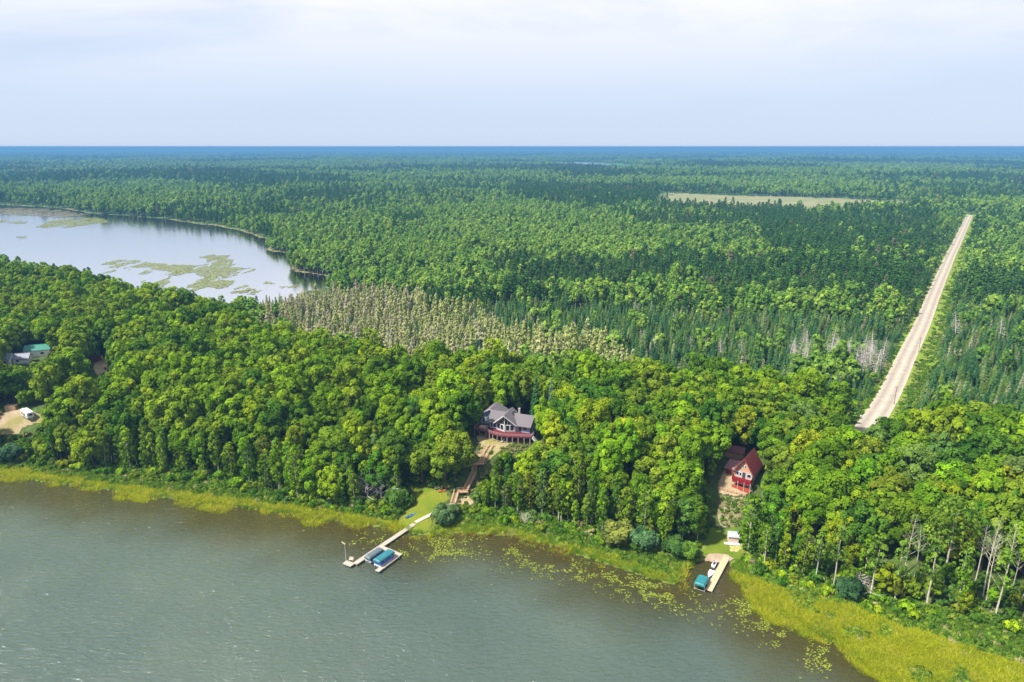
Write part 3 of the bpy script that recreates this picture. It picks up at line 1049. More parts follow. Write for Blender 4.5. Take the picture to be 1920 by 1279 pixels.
def dock_run(parent, a, b, w, mat, sec=3.0, legs=True, z=DZ, skip_first=False):
    a, b = Vector((a[0], a[1], z)), Vector((b[0], b[1], z))
    d = (b - a).normalized()
    s = Vector((-d.y, d.x, 0))
    ln = (b - a).length
    n = max(1, round(ln / sec))
    for k in range(n):
        p, q = a.lerp(b, k / n) + d * 0.02, a.lerp(b, (k + 1) / n) - d * 0.02
        sc_ = MB().slab([p - s * w / 2, q - s * w / 2, q + s * w / 2, p + s * w / 2], 0.10).build('dock_section', mat, parent)
        MB().bar(p - s * (w / 2 + 0.03) - Vector((0, 0, 0.1)), q - s * (w / 2 + 0.03) - Vector((0, 0, 0.1)), 0.05, 0.24).bar(
            p + s * (w / 2 + 0.03) - Vector((0, 0, 0.1)), q + s * (w / 2 + 0.03) - Vector((0, 0, 0.1)), 0.05, 0.24).build('side_rail', STEEL, sc_)
        if legs:
            for sg in (-1, 1):
                c = q + s * sg * (w / 2 + 0.09)
                MB().tube([(c.x, c.y, -2.0), (c.x, c.y, z + 0.32)], [0.045, 0.045], 6).build('post', STEEL, parent)
    return d, s


A_, B_, C_ = flat(777, 982, DZ), flat(665, 1057, DZ), flat(646, 1053.5, DZ)
dock = empty('dock', (0, 0, 0), 0, 'long pale dock with an L-shaped end below the lake house', 'dock')
dd, ds = dock_run(dock, A_, B_, 1.45, TIMBER_GREY)
Bv = Vector((B_[0], B_[1], 0)) + dd * 0.75
dock_run(dock, (Bv.x, Bv.y), C_, 1.6, TIMBER_GREY, 2.4, z=DZ + 0.006)
D_, E_ = Vector((*flat(706.5, 1071, DZ), 0)), Vector((*flat(745.5, 1042, DZ), 0))
fing = empty('finger_dock', (0, 0, 0), 0, 'short pale finger dock beside the teal-covered boat lift', 'dock')
dock_run(fing, (D_.x, D_.y), (E_.x, E_.y), 1.35, TIMBER_GREY)
Av = Vector((A_[0], A_[1], 0))
foot = Av + dd * (E_ - Av).dot(dd)
dock_run(fing, tuple((E_ - (foot - E_).normalized() * 0.6 + dd * -0.7)[:2]), tuple((foot + (E_ - foot).normalized() * 0.75 - dd * 0.7)[:2]), 1.3, TIMBER_GREY, 2.4, z=DZ + 0.008)
DANG = math.atan2(dd.y, dd.x)          # direction of the dock (towards the lake)


def canopy_lift(center, ang, ln, w, z, color, name, label, rough=0.55):
    e = empty('boat_lift', (center[0], center[1], 0), ang, label, 'boat lift')
    fm = plain(name, color, rough, 0.10, 1.2)
    sec = [(-w / 2, z - 0.45), (-w / 2, z), (-w * 0.36, z + 0.26), (0, z + 0.36), (w * 0.36, z + 0.26), (w / 2, z), (w / 2, z - 0.45)]
    vs, fs = [], []
    stations = [(-ln / 2, -0.30), (-ln / 2 + 0.35, 0.0), (-ln / 4, -0.03), (0, 0.0), (ln / 4, -0.03), (ln / 2 - 0.35, 0.0), (ln / 2, -0.30)]
    for x, dz in stations:
        for (y, zz) in sec:
            vs.append((x, y, zz + (dz if zz >= z - 0.01 else 0.0)))
    m_ = len(sec)
    for i in range(len(stations) - 1):
        for k in range(m_ - 1):
            fs.append((i * m_ + k, (i + 1) * m_ + k, (i + 1) * m_ + k + 1, i * m_ + k + 1))
    fs.append(tuple(range(m_ - 1, -1, -1)))
    fs.append(tuple(range((len(stations) - 1) * m_, len(stations) * m_)))
    MB().add(vs, fs).build('canopy', fm, e)
    for sx in (-1, 1):
        for sy in (-1, 1):
            MB().bar((sx * (ln / 2 - 0.5), sy * (w / 2 - 0.06), -1.6), (sx * (ln / 2 - 0.5), sy * (w / 2 - 0.06), z - 0.1), 0.09).build('post', STEEL, e)
    for sx in (-1, 1):
        MB().bar((sx * (ln / 2 - 0.5), -w / 2, 0.25), (sx * (ln / 2 - 0.5), w / 2, 0.25), 0.1).build('cross_beam', STEEL, e)
    return e


def quad_center(pxs, z):
    P = np.array([flat(a, b, z) for a, b in pxs])
    return P.mean(0), P


tc_, tp_ = quad_center([(701, 1046), (725, 1030.5), (739.5, 1034), (713, 1052)], 2.7)
canopy_lift(tc_, DANG, 6.4, 2.6, 2.5, (0.020, 0.125, 0.155), 'teal_canvas', 'teal canopy boat lift over the blue pontoon boat')
gc_, gp_ = quad_center([(684.7, 1040), (706.6, 1026.6), (717.6, 1030), (695, 1043.5)], 2.4)
canopy_lift(gc_, DANG, 5.8, 2.2, 2.1, (0.075, 0.105, 0.12), 'slate_canvas', 'slate grey canopy boat lift close against the long dock')


def loft(sections):
    """closed loft of equal-length rings"""
    mb = MB()
    n = len(sections[0])
    vs = [p for s in sections for p in s]
    fs = []
    for i in range(len(sections) - 1):
        for k in range(n):
            fs.append((i * n + k, i * n + (k + 1) % n, (i + 1) * n + (k + 1) % n, (i + 1) * n + k))
    fs.append(tuple(range(n - 1, -1, -1)))
    fs.append(tuple(range((len(sections) - 1) * n, len(sections) * n)))
    return mb.add(vs, fs)


def pontoon(center, ang, ln, color, label):
    e = empty('pontoon_boat', (center[0], center[1], 0.45), ang, label, 'boat')
    for sy in (-0.85, 0.85):
        MB().tube([(-ln / 2, sy, 0), (ln / 2 - 0.7, sy, 0), (ln / 2 - 0.2, sy, 0.12), (ln / 2, sy, 0.25)], [0.3, 0.3, 0.2, 0.05], 8).build('pontoon', STEEL, e)
    MB().box(-ln / 2 + 0.1, ln / 2 - 0.2, -1.2, 1.2, 0.3, 0.42).build('deck', WHITE, e)
    side = plain('boat_side_' + label.split()[0], color, 0.35, 0.08)
    f = MB()
    f.box(-ln / 2 + 0.3, ln / 2 - 0.4, -1.2, -1.15, 0.45, 1.1).box(-ln / 2 + 0.3, ln / 2 - 0.4, 1.15, 1.2, 0.45, 1.1).box(ln / 2 - 0.45, ln / 2 - 0.4, -1.14, 1.14, 0.45, 1.1)
    f.build('side_panel', side, e)
    MB().box(-1.2, 1.0, -1.1, -0.5, 0.43, 0.85).box(-2.2, -1.4, -1.1, 1.1, 0.43, 0.9).build('seat', WHITE, e)
    MB().box(0.2, 0.8, 0.3, 0.9, 0.43, 1.3).build('console', WHITE, e)
    return e


pontoon(tc_, DANG, 6.2, (0.06, 0.12, 0.5), 'blue pontoon boat under the teal canopy')
pontoon(gc_, DANG, 5.4, (0.03, 0.08, 0.2), 'dark pontoon boat under the slate grey canopy')
pp = flat(648.6, 1051, DZ)
pole = empty('dock_pole', (pp[0], pp[1], DZ), 0, 'tall white pole with a pale yellow panel at the dock end', 'pole')
MB().tube([(0, 0, -0.4), (0, 0, 5.2)], [0.06, 0.05], 8).build('pole', WHITE, pole)
MB().prism([(-0.95, 0.1, 5.9), (-0.75, 0.1, 6.2), (0.2, 0.1, 5.45), (0.0, 0.1, 5.1)], (0, -0.1, 0)).build('panel', plain('pale_yellow', (0.62, 0.60, 0.36), 0.6, 0.08), pole)
pb = flat(658.5, 1051.5, DZ)
bench = empty('dock_bench', (pb[0], pb[1], DZ + 0.01), math.radians(-10), 'pinkish wooden bench on the dock end', 'bench')
BENCH = plain('bench_wood', (0.52, 0.34, 0.26), 0.8, 0.12)
MB().box(-0.6, 0.6, -0.25, 0.25, 0.4, 0.48).build('seat', BENCH, bench)
MB().slab([(-0.6, 0.25, 0.5), (0.6, 0.25, 0.5), (0.6, 0.42, 1.0), (-0.6, 0.42, 1.0)], 0.06).build('backrest', BENCH, bench)
for sx in (-0.5, 0.5):
    MB().box(sx - 0.05, sx + 0.05, -0.22, 0.22, 0, 0.4).build('leg', BENCH, bench)


def kayak(p, ang, ln, w, color, name, label, cat='kayak', h=0.38, z=0.14):
    e = empty(name, (p.x, p.y, p.z + z), ang, label, cat)
    secs = []
    for t in np.linspace(-1, 1, 9):
        k = max(0.04, 1 - abs(t) ** 2.2)
        x, ww = t * ln / 2, w / 2 * k
        rise = 0.18 * abs(t) ** 3
        secs.append([(x, -ww, h * 0.6 + rise), (x, -ww * 0.7, 0.06 + rise * 1.4), (x, 0, 0.0 + rise * 1.8), (x, ww * 0.7, 0.06 + rise * 1.4), (x, ww, h * 0.6 + rise), (x, ww * 0.5, h * 0.9 + rise), (x, 0, h + rise),
                     (x, -ww * 0.5, h * 0.9 + rise)])
    loft(secs).build('hull', plain('hull_' + cat + '_%.2f_%.2f' % (color[0], color[2]), color, 0.35, 0.08), e)
    MB().tube([(0.35, 0, h + 0.02), (-0.45, 0, h + 0.02)], [w * 0.22, w * 0.22], 10).build('cockpit', plain('cockpit_dark', (0.02, 0.02, 0.025), 0.7), e)
    return e


k1, k2 = ground_at(766.0, 970.0), ground_at(771.5, 968.0)
kayak(k1, math.radians(50), 3.1, 0.75, (0.04, 0.12, 0.42), 'kayak', 'left one of two blue kayaks on the grass by the reeds')
kayak(k2, math.radians(50), 3.1, 0.75, (0.06, 0.2, 0.55), 'kayak', 'right one of two blue kayaks on the grass by the reeds')
kayak(ground_at(829, 922), math.radians(25), 3.2, 0.8, (0.5, 0.11, 0.05), 'canoe', 'orange-red canoe lying by the brush at the back of the lawn', 'canoe')
kayak(ground_at(975, 823), math.radians(12), 3.0, 0.8, (0.55, 0.13, 0.05), 'canoe', 'orange-red canoe under the right end of the lake house deck', 'canoe')
gb = ground_at(820, 918)
gbe = empty('lawn_bench', (gb.x, gb.y, gb.z + 0.12), math.radians(20), 'weathered grey bench at the back of the lawn', 'bench')
MB().box(-0.9, 0.9, -0.25, 0.25, 0.42, 0.5).build('seat', TIMBER_GREY, gbe)
MB().slab([(-0.9, 0.28, 0.5), (0.9, 0.28, 0.5), (0.9, 0.45, 1.1), (-0.9, 0.45, 1.1)], 0.06).build('backrest', TIMBER_GREY, gbe)
for sx in (-0.7, 0.7):
    MB().box(sx - 0.06, sx + 0.06, -0.22, 0.22, -0.1, 0.42).build('leg', TIMBER_GREY, gbe)

# ------------------------------------------------------------------ red A-frame cabin
ROOF_R = plain('red_metal_roof', (0.125, 0.022, 0.026), 0.5, 0.10, 1.0, spec=0.5)
PEACH = plain('peach_siding', (0.46, 0.25, 0.15), 0.8, 0.08, 2, stretch=(0.2, 0.2, 5))
CABW = plain('cabin_white', (0.42, 0.37, 0.37), 0.7, 0.08)
PINKR = plain('faded_red_roof', (0.26, 0.13, 0.125), 0.7, 0.12)
CP_ = ground_at(1392, 911)
CRZ = math.radians(-36)
cab = empty('red_cabin', (CP_.x, CP_.y, CP_.z), CRZ, 'red-roofed A-frame cabin with peach gable and red deck', 'cabin')
MB().box(-2.75, 2.75, 0, 9.0, -1.2, 5.0).build('wall', CABW, cab)
MB().prism([(-2.75, 0, 5.0), (2.75, 0, 5.0), (0, 0, 9.5)], (0, 8.98, 0)).build('gable_wall', PEACH, cab)
MB().box(-2.8, 2.8, -0.05, 0.02, 4.82, 5.06).build('band', CABW, cab)
for sg in (-1, 1):
    MB().slab([(0, -0.75, 9.95), (0, 9.5, 9.95), (sg * 3.35, 9.5, 4.5), (sg * 3.35, -0.75, 4.5)][::sg], 0.2).build('roof_slope', ROOF_R, cab)
    MB().bar((0, -0.79, 9.84), (sg * 3.35, -0.79, 4.4), 0.07, 0.3).build('fascia', plain('fascia_red', (0.2, 0.04, 0.04), 0.6), cab)
    for j in range(9):         # standing seams
        y_ = -0.4 + j * 1.15
        MB().bar((sg * 0.05, y_, 9.97), (sg * 3.33, y_, 4.56), 0.05, 0.06).build('roof_seam', ROOF_R, cab)
for x0 in (-0.62, 0.12):
    window(cab, (x0, 0, 6.35), (1, 0, 0), (0, 0, 1), 0.5, 0.85, (0, -1, 0))
for x0, w_ in ((-2.35, 0.85), (-1.35, 0.7), (1.15, 1.2)):
    window(cab, (x0, 0, 3.35), (1, 0, 0), (0, 0, 1), w_, 1.15, (0, -1, 0))
MB().box(-0.35, 0.6, -0.06, 0.0, 2.62, 4.7).build('door', plain('dark_door', (0.05, 0.045, 0.055), 0.5), cab)
MB().box(-3.05, 3.05, -2.0, -0.01, 2.42, 2.6).build('deck', RED, cab)
dr = MB()
for k in range(4):
    z_ = 2.66 + k * 0.27
    dr.box(-3.05, 3.05, -2.05, -1.99, z_, z_ + 0.2).box(-3.05, -2.99, -1.98, -0.02, z_, z_ + 0.2).box(2.99, 3.05, -1.98, -0.02, z_, z_ + 0.2)
dr.build('deck_railing', RED, cab)
for x0 in (-2.95, -1.0, 1.0, 2.95):
    MB().box(x0 - 0.07, x0 + 0.07, -1.98, -1.84, -1.2, 2.42).build('post', CABW, cab)
for x0 in (-2.55, -0.85, 0.85):
    window(cab, (x0, 0, 0.55), (1, 0, 0), (0, 0, 1), 1.55, 1.7, (0, -1, 0))
MB().box(-2.95, 2.95, -1.9, -1.75, 1.5, 2.4).build('deck_skirt', RED, cab)
MB().box(-2.9, 2.9, -1.95, -1.7, -0.9, 0.45).build('base_skirt', plain('orange_red_boards', (0.33, 0.055, 0.03), 0.7, 0.1), cab)
MB().box(-6.6, -2.76, 2.6, 7.2, -1.0, 3.5).build('wing_wall', PEACH, cab)
MB().slab([(-7.1, 2.0, 3.55), (-2.2, 2.0, 3.75), (-2.2, 7.6, 4.9), (-7.1, 7.6, 4.7)], 0.16).build('wing_roof', PINKR, cab)
window(cab, (-5.9, 2.6, 1.5), (1, 0, 0), (0, 0, 1), 1.3, 1.2, (0, -1, 0))
FOOT.append((CP_.x + 1.0, CP_.y + 4, 7.0))
g0 = ground_at(1366, 888)
gate = empty('red_storage_box', (g0.x, g0.y, g0.z), math.radians(10), 'small dark red board box beside the cabin wing', 'storage box')
MB().box(-0.7, 0.7, -0.45, 0.45, -0.3, 1.3).build('body', RED, gate)
MB().slab([(-0.8, -0.55, 1.32), (0.8, -0.55, 1.32), (0.8, 0.55, 1.55), (-0.8, 0.55, 1.55)], 0.1).build('lid', RED, gate)
sp_ = ground_at(1377, 856)
gable_house('cabin_shed', (sp_.x, sp_.y, sp_.z), math.radians(-26), 6.0, 3.6, 2.5, 3.9, plain('tan_boards', (0.40, 0.25, 0.15), 0.8, 0.12), ROOF_R, 'tan shed with red metal roof behind the cabin', 'shed', 0.4)
fp, fq = ground_at(1346, 918), ground_at(1398, 931)
fence = empty('rail_fence', (0, 0, 0), 0, 'low brown rail fence across the cabin yard', 'fence')
for k in range(7):
    c = fp.lerp(fq, k / 6)
    zc = hz(c.x, c.y)
    MB().bar((c.x, c.y, zc - 0.3), (c.x, c.y, zc + 1.15), 0.16).build('post', TIMBER, fence)
    if k < 6:
        n_ = fp.lerp(fq, (k + 1) / 6)
        for h_ in (0.5, 0.95):
            MB().bar((c.x, c.y, zc + h_), (n_.x, n_.y, hz(n_.x, n_.y) + h_), 0.07, 0.13).build('rail', TIMBER, fence)

# ------------------------------------------------------------------ landing: shed, dock, lift, small craft
s0 = ground_at(1376, 1020)
gable_house('shore_shed', (s0.x, s0.y + 1.3, s0.z + 0.2), math.radians(-8), 2.9, 2.6, 2.2, 3.0, plain('pinkish_boards', (0.50, 0.38, 0.32), 0.8, 0.12, 2, stretch=(0.3, 0.3, 4)), plain('grey_metal_roof', (0.36, 0.40, 0.46), 0.4, 0.1), 'small pinkish shed with grey metal roof on the shore lawn', 'shed', 0.25)
wb = ground_at(1372, 1022)
plank = empty('white_dock_section', (wb.x, wb.y, wb.z), math.radians(-9), 'white dock section lying in front of the shore shed', 'dock section')
MB().box(-2.2, 2.2, -0.55, 0.5, 0.3, 0.5).build('deck', WHITE, plank)
for sx in (-1.6, 1.6):
    MB().box(sx - 0.12, sx + 0.12, -0.45, 0.4, -0.1, 0.3).build('block', TIMBER_GREY, plank)
TAN_DK = plain('tan_dock_boards', (0.44, 0.31, 0.19), 0.85, 0.12, 2.5, bump=0.3)
a2, b2 = flat(1362.5, 1044, 0.6), flat(1328.5, 1108, 0.5)
sdock = empty('small_dock', (0, 0, 0), 0, 'straight tan wooden dock at the sand landing', 'dock')
d2, s2 = dock_run(sdock, a2, b2, 1.7, TAN_DK, 2.8, z=0.62)
ANG2 = math.atan2(d2.y, d2.x)
c3, _ = quad_center([(1311.8, 1079), (1328.7, 1083), (1320, 1096), (1303, 1092)], 2.2)
canopy_lift(c3, ANG2, 4.6, 2.9, 2.1, (0.016, 0.14, 0.155), 'bright_teal_canvas', 'bright teal canopy boat lift beside the small tan dock')


def small_boat(px, py, ang, ln, w, label, kind):
    x, y = flat(px, py, 0.3)
    e = empty(kind, (x, y, 0.05), ang, label, 'boat')
    secs = []
    for t in np.linspace(0, 1, 7):
        k = 1 - max(0, t - 0.35) ** 1.8 / 0.65 ** 1.8 * 0.93
        xx, ww = (t - 0.5) * ln, w / 2 * k
        rz_ = 0.15 * max(0, t - 0.4)
        secs.append([(xx, -ww, 0.55 + rz_), (xx, -ww * 0.75, 0.0), (xx, ww * 0.75, 0.0), (xx, ww, 0.55 + rz_)])
    loft(secs).build('hull', WHITE, e)
    MB().box(-ln * 0.42, ln * 0.1, -w * 0.36, w * 0.36, 0.56, 0.60).build('floor', plain('boat_grey', (0.42, 0.44, 0.47), 0.6), e)
    if kind == 'jet_ski':
        MB().box(-ln * 0.3, ln * 0.08, -0.2, 0.2, 0.6, 0.95).build('seat', plain('navy_vinyl', (0.02, 0.025, 0.07), 0.5), e)
        MB().bar((ln * 0.14, -0.4, 1.1), (ln * 0.14, 0.4, 1.1), 0.07).bar((ln * 0.14, 0, 0.6), (ln * 0.14, 0, 1.1), 0.12).build('handlebar', plain('navy_vinyl', (0.02, 0.025, 0.07), 0.5), e)
    else:
        for xx in (-ln * 0.28, -0.02 * ln):
            MB().box(xx - 0.15, xx + 0.15, -w * 0.4, w * 0.4, 0.62, 0.72).build('bench', plain('boat_grey', (0.42, 0.44, 0.47), 0.6), e)
        MB().box(-ln * 0.54, -ln * 0.47, -0.18, 0.18, 0.3, 1.0).build('motor', plain('motor_black', (0.03, 0.03, 0.035), 0.5), e)
    return e


small_boat(1339.5, 1058, ANG2 + math.pi, 2.9, 1.15, 'white jet ski with dark seat nearest the sand landing', 'jet_ski')
small_boat(1332.0, 1077, ANG2, 3.8, 1.5, 'small white open boat between the jet ski and teal canopy', 'row_boat')

# ------------------------------------------------------------------ camper and houses at the far left
rv0 = ground_at(53, 783)
rv = empty('camper_trailer', (rv0.x, rv0.y, rv0.z + 0.15), math.radians(-38), 'white travel trailer parked in the sandy clearing', 'camper')
secs = []
for x in (-3.4, -3.2, 3.0, 3.4):
    k = 0.12 if abs(x) > 3.3 else 0
    secs.append([(x, -1.22, 0.55 + k), (x, 1.22, 0.55 + k), (x, 1.22, 2.95 - k * 2), (x, 0.9, 3.1 - k * 2), (x, -0.9, 3.1 - k * 2), (x, -1.22, 2.95 - k * 2)])
loft(secs).build('body', plain('camper_white', (0.74, 0.74, 0.74), 0.35, 0.04), rv)
for x0, w_ in ((-2.6, 1.2), (0.4, 1.0)):
    window(rv, (x0, -1.22, 1.5), (1, 0, 0), (0, 0, 1), w_, 0.8, (0, -1, 0), fr=STEEL)
MB().box(-0.8, -0.1, -1.26, -1.22, 0.65, 2.5).build('door', plain('camper_door', (0.2, 0.2, 0.22), 0.5), rv)
MB().box(-3.2, 3.0, -1.235, -1.22, 0.95, 1.3).build('stripe', plain('dark_stripe', (0.05, 0.05, 0.06), 0.5), rv)
window(rv, (3.4, -0.7, 1.55), (0, 1, 0), (0, 0, 1), 1.4, 0.7, (1, 0, 0), fr=STEEL)
for x0 in (-0.7, 0.35):
    for sy in (-1.1, 1.1):
        MB().tube([(x0, sy - 0.1, 0.3), (x0, sy + 0.1, 0.3)], [0.36, 0.36], 12).build('wheel', plain('tyre_black', (0.02, 0.02, 0.02), 0.9), rv)
MB().bar((3.3, -0.6, 0.45), (4.6, 0, 0.4), 0.1).bar((3.3, 0.6, 0.45), (4.6, 0, 0.4), 0.1).build('hitch', STEEL, rv)
MB().box(-0.9, 0.1, -0.45, 0.45, 3.08, 3.32).build('roof_unit', WHITE, rv)
FOOT.append((rv0.x, rv0.y, 5.0))
wbx = ground_at(22.5, 768)
wbe = empty('timber_crate', (wbx.x, wbx.y, wbx.z), math.radians(8), 'tan open timber bin at the edge of the camper clearing', 'bin')
for (a0, a1, b0, b1) in ((-2.0, 2.0, -1.1, -1.0), (-2.0, 2.0, 1.0, 1.1), (-2.0, -1.9, -0.99, 0.99), (1.9, 2.0, -0.99, 0.99)):
    MB().box(a0, a1, b0, b1, -0.3, 2.0).build('side', TIMBER, wbe)
FOOT.append((wbx.x, wbx.y, 3))
GREEN_R = plain('green_metal_roof', (0.03, 0.17, 0.13), 0.45, 0.08)
GREY_R = plain('grey_blue_roof', (0.20, 0.22, 0.27), 0.7, 0.1)
for nm, px, py, rz, w, d, hwl, hr, rm, lab, wins in (
        ('white_house', 66, 669, 20, 11.0, 7.0, 3.4, 5.3, GREEN_R, 'white house with a green metal roof at the far left', [('front', -4, 1, 1.2, 1.2), ('front', 1.5, 1, 1.4, 1.2), ('end', -0.6, 1.2, 1.2, 1.2)]),
        ('grey_house', 37, 682, 15, 6.5, 5.5, 2.6, 4.3, GREY_R, 'low house with a grey-blue roof in front of the green-roofed one', [('front', -2, 0.9, 1.2, 1.1)]),
        ('grey_house', -1, 686, 10, 8.0, 7.0, 3.0, 5.0, GREY_R, 'grey-roofed house cut off by the left picture edge', [('front', 1.5, 0.9, 1.2, 1.1)]),
        ('white_shed', 3, 703, 12, 6.5, 4.0, 2.3, 3.1, plain('white_roof', (0.66, 0.67, 0.70), 0.6, 0.06), 'white-roofed shed at the left edge below the grey-roofed house', []),
        ('red_shed', 173, 680, -15, 4.6, 4.0, 2.4, 3.6, plain('crimson_roof', (0.32, 0.05, 0.07), 0.6, 0.1), 'dark red shed by the dirt drive among the left trees', [])):
    g = ground_at(px, py)
    gable_house(nm, (g.x, g.y + d / 2, g.z + 0.1), math.radians(rz), w, d, hwl, hr, RED if nm == 'red_shed' else plain('white_siding', (0.70, 0.70, 0.69), 0.7, 0.05, 2, stretch=(0.2, 0.2, 6)), rm, lab, 'house' if 'house' in nm else 'shed', 0.45, wins)
pg = ground_at(199, 693)
play = empty('playhouse', (pg.x, pg.y, pg.z), math.radians(15), 'small pale playhouse with a tan roof by the dirt drive', 'playhouse')
MB().box(-0.9, 0.9, -0.8, 0.8, -0.2, 1.7).build('wall', plain('pale_blue_boards', (0.5, 0.56, 0.66), 0.7), play)
for sg in (-1, 1):
    MB().slab([(-1.1, 0, 2.6), (1.1, 0, 2.6), (1.1, sg * 1.05, 1.6), (-1.1, sg * 1.05, 1.6)], 0.08).build('roof_slope', plain('tan_roof', (0.5, 0.33, 0.16), 0.7), play)
MB().box(-0.35, 0.35, -0.85, -0.8, 0.0, 1.3).build('door', RED, play)

# ------------------------------------------------------------------ utility poles along the road
POLE_M = plain('pole_wood', (0.16, 0.12, 0.09), 0.9, 0.2)
for k, (px, py) in enumerate(((1676, 760), (1722, 662), (1757, 585), (1772, 546), (1784, 516), (1797, 486), (1806, 459))):
    p = ground_at(px, py)
    e = empty('utility_pole', (p.x, p.y, p.z), math.radians(-34), '%s utility pole on the grass verge counting up the gravel road from its near bend' % ['first', 'second', 'third', 'fourth', 'fifth', 'sixth', 'seventh'][k], 'utility pole', 'utility poles along the gravel road')
    MB().tube([(0, 0, -0.5), (0, 0, 9.0)], [0.15, 0.10], 7).build('pole', POLE_M, e)
    MB().box(-0.9, 0.9, -0.06, 0.06, 8.3, 8.45).build('crossarm', POLE_M, e)
    for sx in (-0.75, 0.0, 0.75):
        MB().tube([(sx, 0, 8.45), (sx, 0, 8.7)], [0.05, 0.04], 5).build('insulator', WHITE, e)
mk = ground_at(1613, 786)
me_ = empty('road_marker', (mk.x, mk.y, mk.z + 0.3), math.radians(-34), 'small white marker post at the left side of the road bend', 'marker')
MB().box(-0.3, 0.3, -0.03, 0.03, 0.9, 1.6).build('plate', WHITE, me_)
MB().box(-0.05, 0.05, 0.03, 0.1, -0.5, 1.5).build('post', POLE_M, me_)

# ------------------------------------------------------------------ trees: prototypes
def norm(v):
    return v / np.maximum(np.linalg.norm(v, axis=-1, keepdims=True), 1e-6)


def quads(P, Nn, size, rng, aspect=1.0, T=None):
    """one small leaf-spray face at each point"""
    n = len(P)
    if T is None:
        T = rng.normal(size=(n, 3))
    T = norm(T - Nn * (T * Nn).sum(1, keepdims=True))
    B = np.cross(Nn, T)
    s = (size * rng.uniform(0.65, 1.35, n))[:, None] * 0.5
    a, b = T * s * aspect, B * s
    k = rng.uniform(0.35, 0.9, (n, 1))
    V = np.stack([P - a - b * k, P + a * k - b, P + a + b * k, P - a * k + b], 1).reshape(-1, 3)
    F = np.arange(4 * n).reshape(n, 4)
    return V, F


def lobe_crown(rng, centers, radii, n_each, leaf, up=0.25, jit=0.33, mid=None, flatten=1.0, tint_var=0.26):
    Ps, Ns, Ts = [], [], []
    mid = np.mean(centers, 0) if mid is None else mid
    for c, r, n in zip(centers, radii, n_each):
        d = norm(rng.normal(size=(n, 3)) + 0.75 * norm((c - mid)[None]) + np.array((0, 0, up)))
        bump = 0.86 + 0.2 * rng.random(n)
        P = c + d * (r * bump)[:, None] * np.array((1, 1, flatten))
        Ps.append(P)
        Ns.append(norm(d + jit * rng.normal(size=(n, 3)) + np.array((0, 0, 0.25))))
        Ts.append(np.full(n, 1 + tint_var * rng.normal()) + 0.12 * rng.normal(size=n))
    P, Nn, T = np.concatenate(Ps), np.concatenate(Ns), np.clip(np.concatenate(Ts), 0.55, 1.5)
    V, F = quads(P, Nn, leaf, rng)
    return V, F, np.repeat(T, 4)


def trunk_mb(H, r, limbs, rng, lean=0.0, branchy=0.5):
    mb = MB()
    pts = [(lean * H * (k / 5) ** 1.5 + rng.normal() * 0.08, rng.normal() * 0.08, H * k / 5 - (0.6 if k == 0 else 0)) for k in range(6)]
    mb.tube(pts, [r * (1.25 - 0.21 * k) for k in range(6)], 6)
    for k in range(limbs):
        h = H * rng.uniform(0.45, 0.9)
        a = rng.uniform(0, 2 * math.pi)
        ln = H * rng.uniform(0.16, 0.32) * branchy * 2
        x0 = lean * H * (h / H) ** 1.5
        p1 = (x0 + math.cos(a) * ln * 0.5, math.sin(a) * ln * 0.5, h + ln * 0.45)
        p2 = (x0 + math.cos(a) * ln, math.sin(a) * ln, h + ln * 0.95)
        mb.tube([(x0, 0, h), p1, p2], [r * 0.42, r * 0.28, r * 0.1], 4)
    return mb


def join_mb(mb, V, F, T, mats, name):
    tv = np.array(mb.v)
    tf4 = [f for f in mb.f if len(f) == 4]
    tfn = [f for f in mb.f if len(f) != 4]
    tri = [(f[0], f[i], f[i + 1]) for f in tfn for i in range(1, len(f) - 1)]
    allV = np.concatenate([tv, V])
    F2 = [np.array(tf4), np.array(tri, int).reshape(-1, 3), F + len(tv)]
    mid = np.concatenate([np.zeros(len(tf4) + len(tri)), np.ones(len(F))])
    return np_mesh(name, allV, F2, mats, mid, tint=np.concatenate([np.ones(len(tv)), T]))


def broad_parts(seed, H=15.0, R=5.0, dens=1.0, leaf=0.62, lobes=34, low=0.0):
    rng = np.random.default_rng(seed)
    c0 = np.array((0, 0, H * (0.60 - low)))
    ax = np.array((R, R * rng.uniform(0.85, 1.1), H * 0.40))
    k = np.arange(lobes)
    zz = 1 - 1.62 * (k + 0.5) / lobes
    th = k * 2.39996 + rng.uniform(0, 6)
    rr = np.sqrt(np.maximum(0, 1 - zz ** 2))
    D = np.stack([rr * np.cos(th), rr * np.sin(th), zz], 1) + rng.normal(size=(lobes, 3)) * 0.13
    C = c0 + D * ax * rng.uniform(0.62, 0.88, (lobes, 1))
    rad_ = R * rng.uniform(0.24, 0.40, lobes)
    n = (dens * 78 * (rad_ / (R * 0.32)) ** 2).astype(int) + 3
    V, F, T = lobe_crown(rng, C, rad_, n, leaf, mid=c0 - np.array((0, 0, H * 0.15)))
    return V, F, T, trunk_mb(H * 0.72, 0.028 * H, 6, rng)


def aspen_parts(seed, H=19.0, R=2.7, dens=1.0, leaf=0.5, base=0.42, limbs=7, lobes=20):
    rng = np.random.default_rng(seed)
    C, rad_ = [], []
    for k in range(lobes):
        t = (k + 0.5) / lobes
        z = H * (base + (0.97 - base) * t)
        w = R * math.sin(math.pi * min(1, 0.16 + 0.80 * t)) ** 0.8
        a = k * 2.4 + rng.uniform(0, 1)
        C.append((math.cos(a) * w * 0.62, math.sin(a) * w * 0.62, z))
        rad_.append(R * rng.uniform(0.34, 0.55))
    n = np.full(lobes, int(48 * dens))
    V, F, T = lobe_crown(rng, np.array(C), np.array(rad_), n, leaf, up=0.35, mid=np.array((0, 0, H * 0.62)))
    return V, F, T, trunk_mb(H * 0.93, 0.0105 * H, limbs, rng, lean=rng.normal() * 0.03, branchy=0.28)


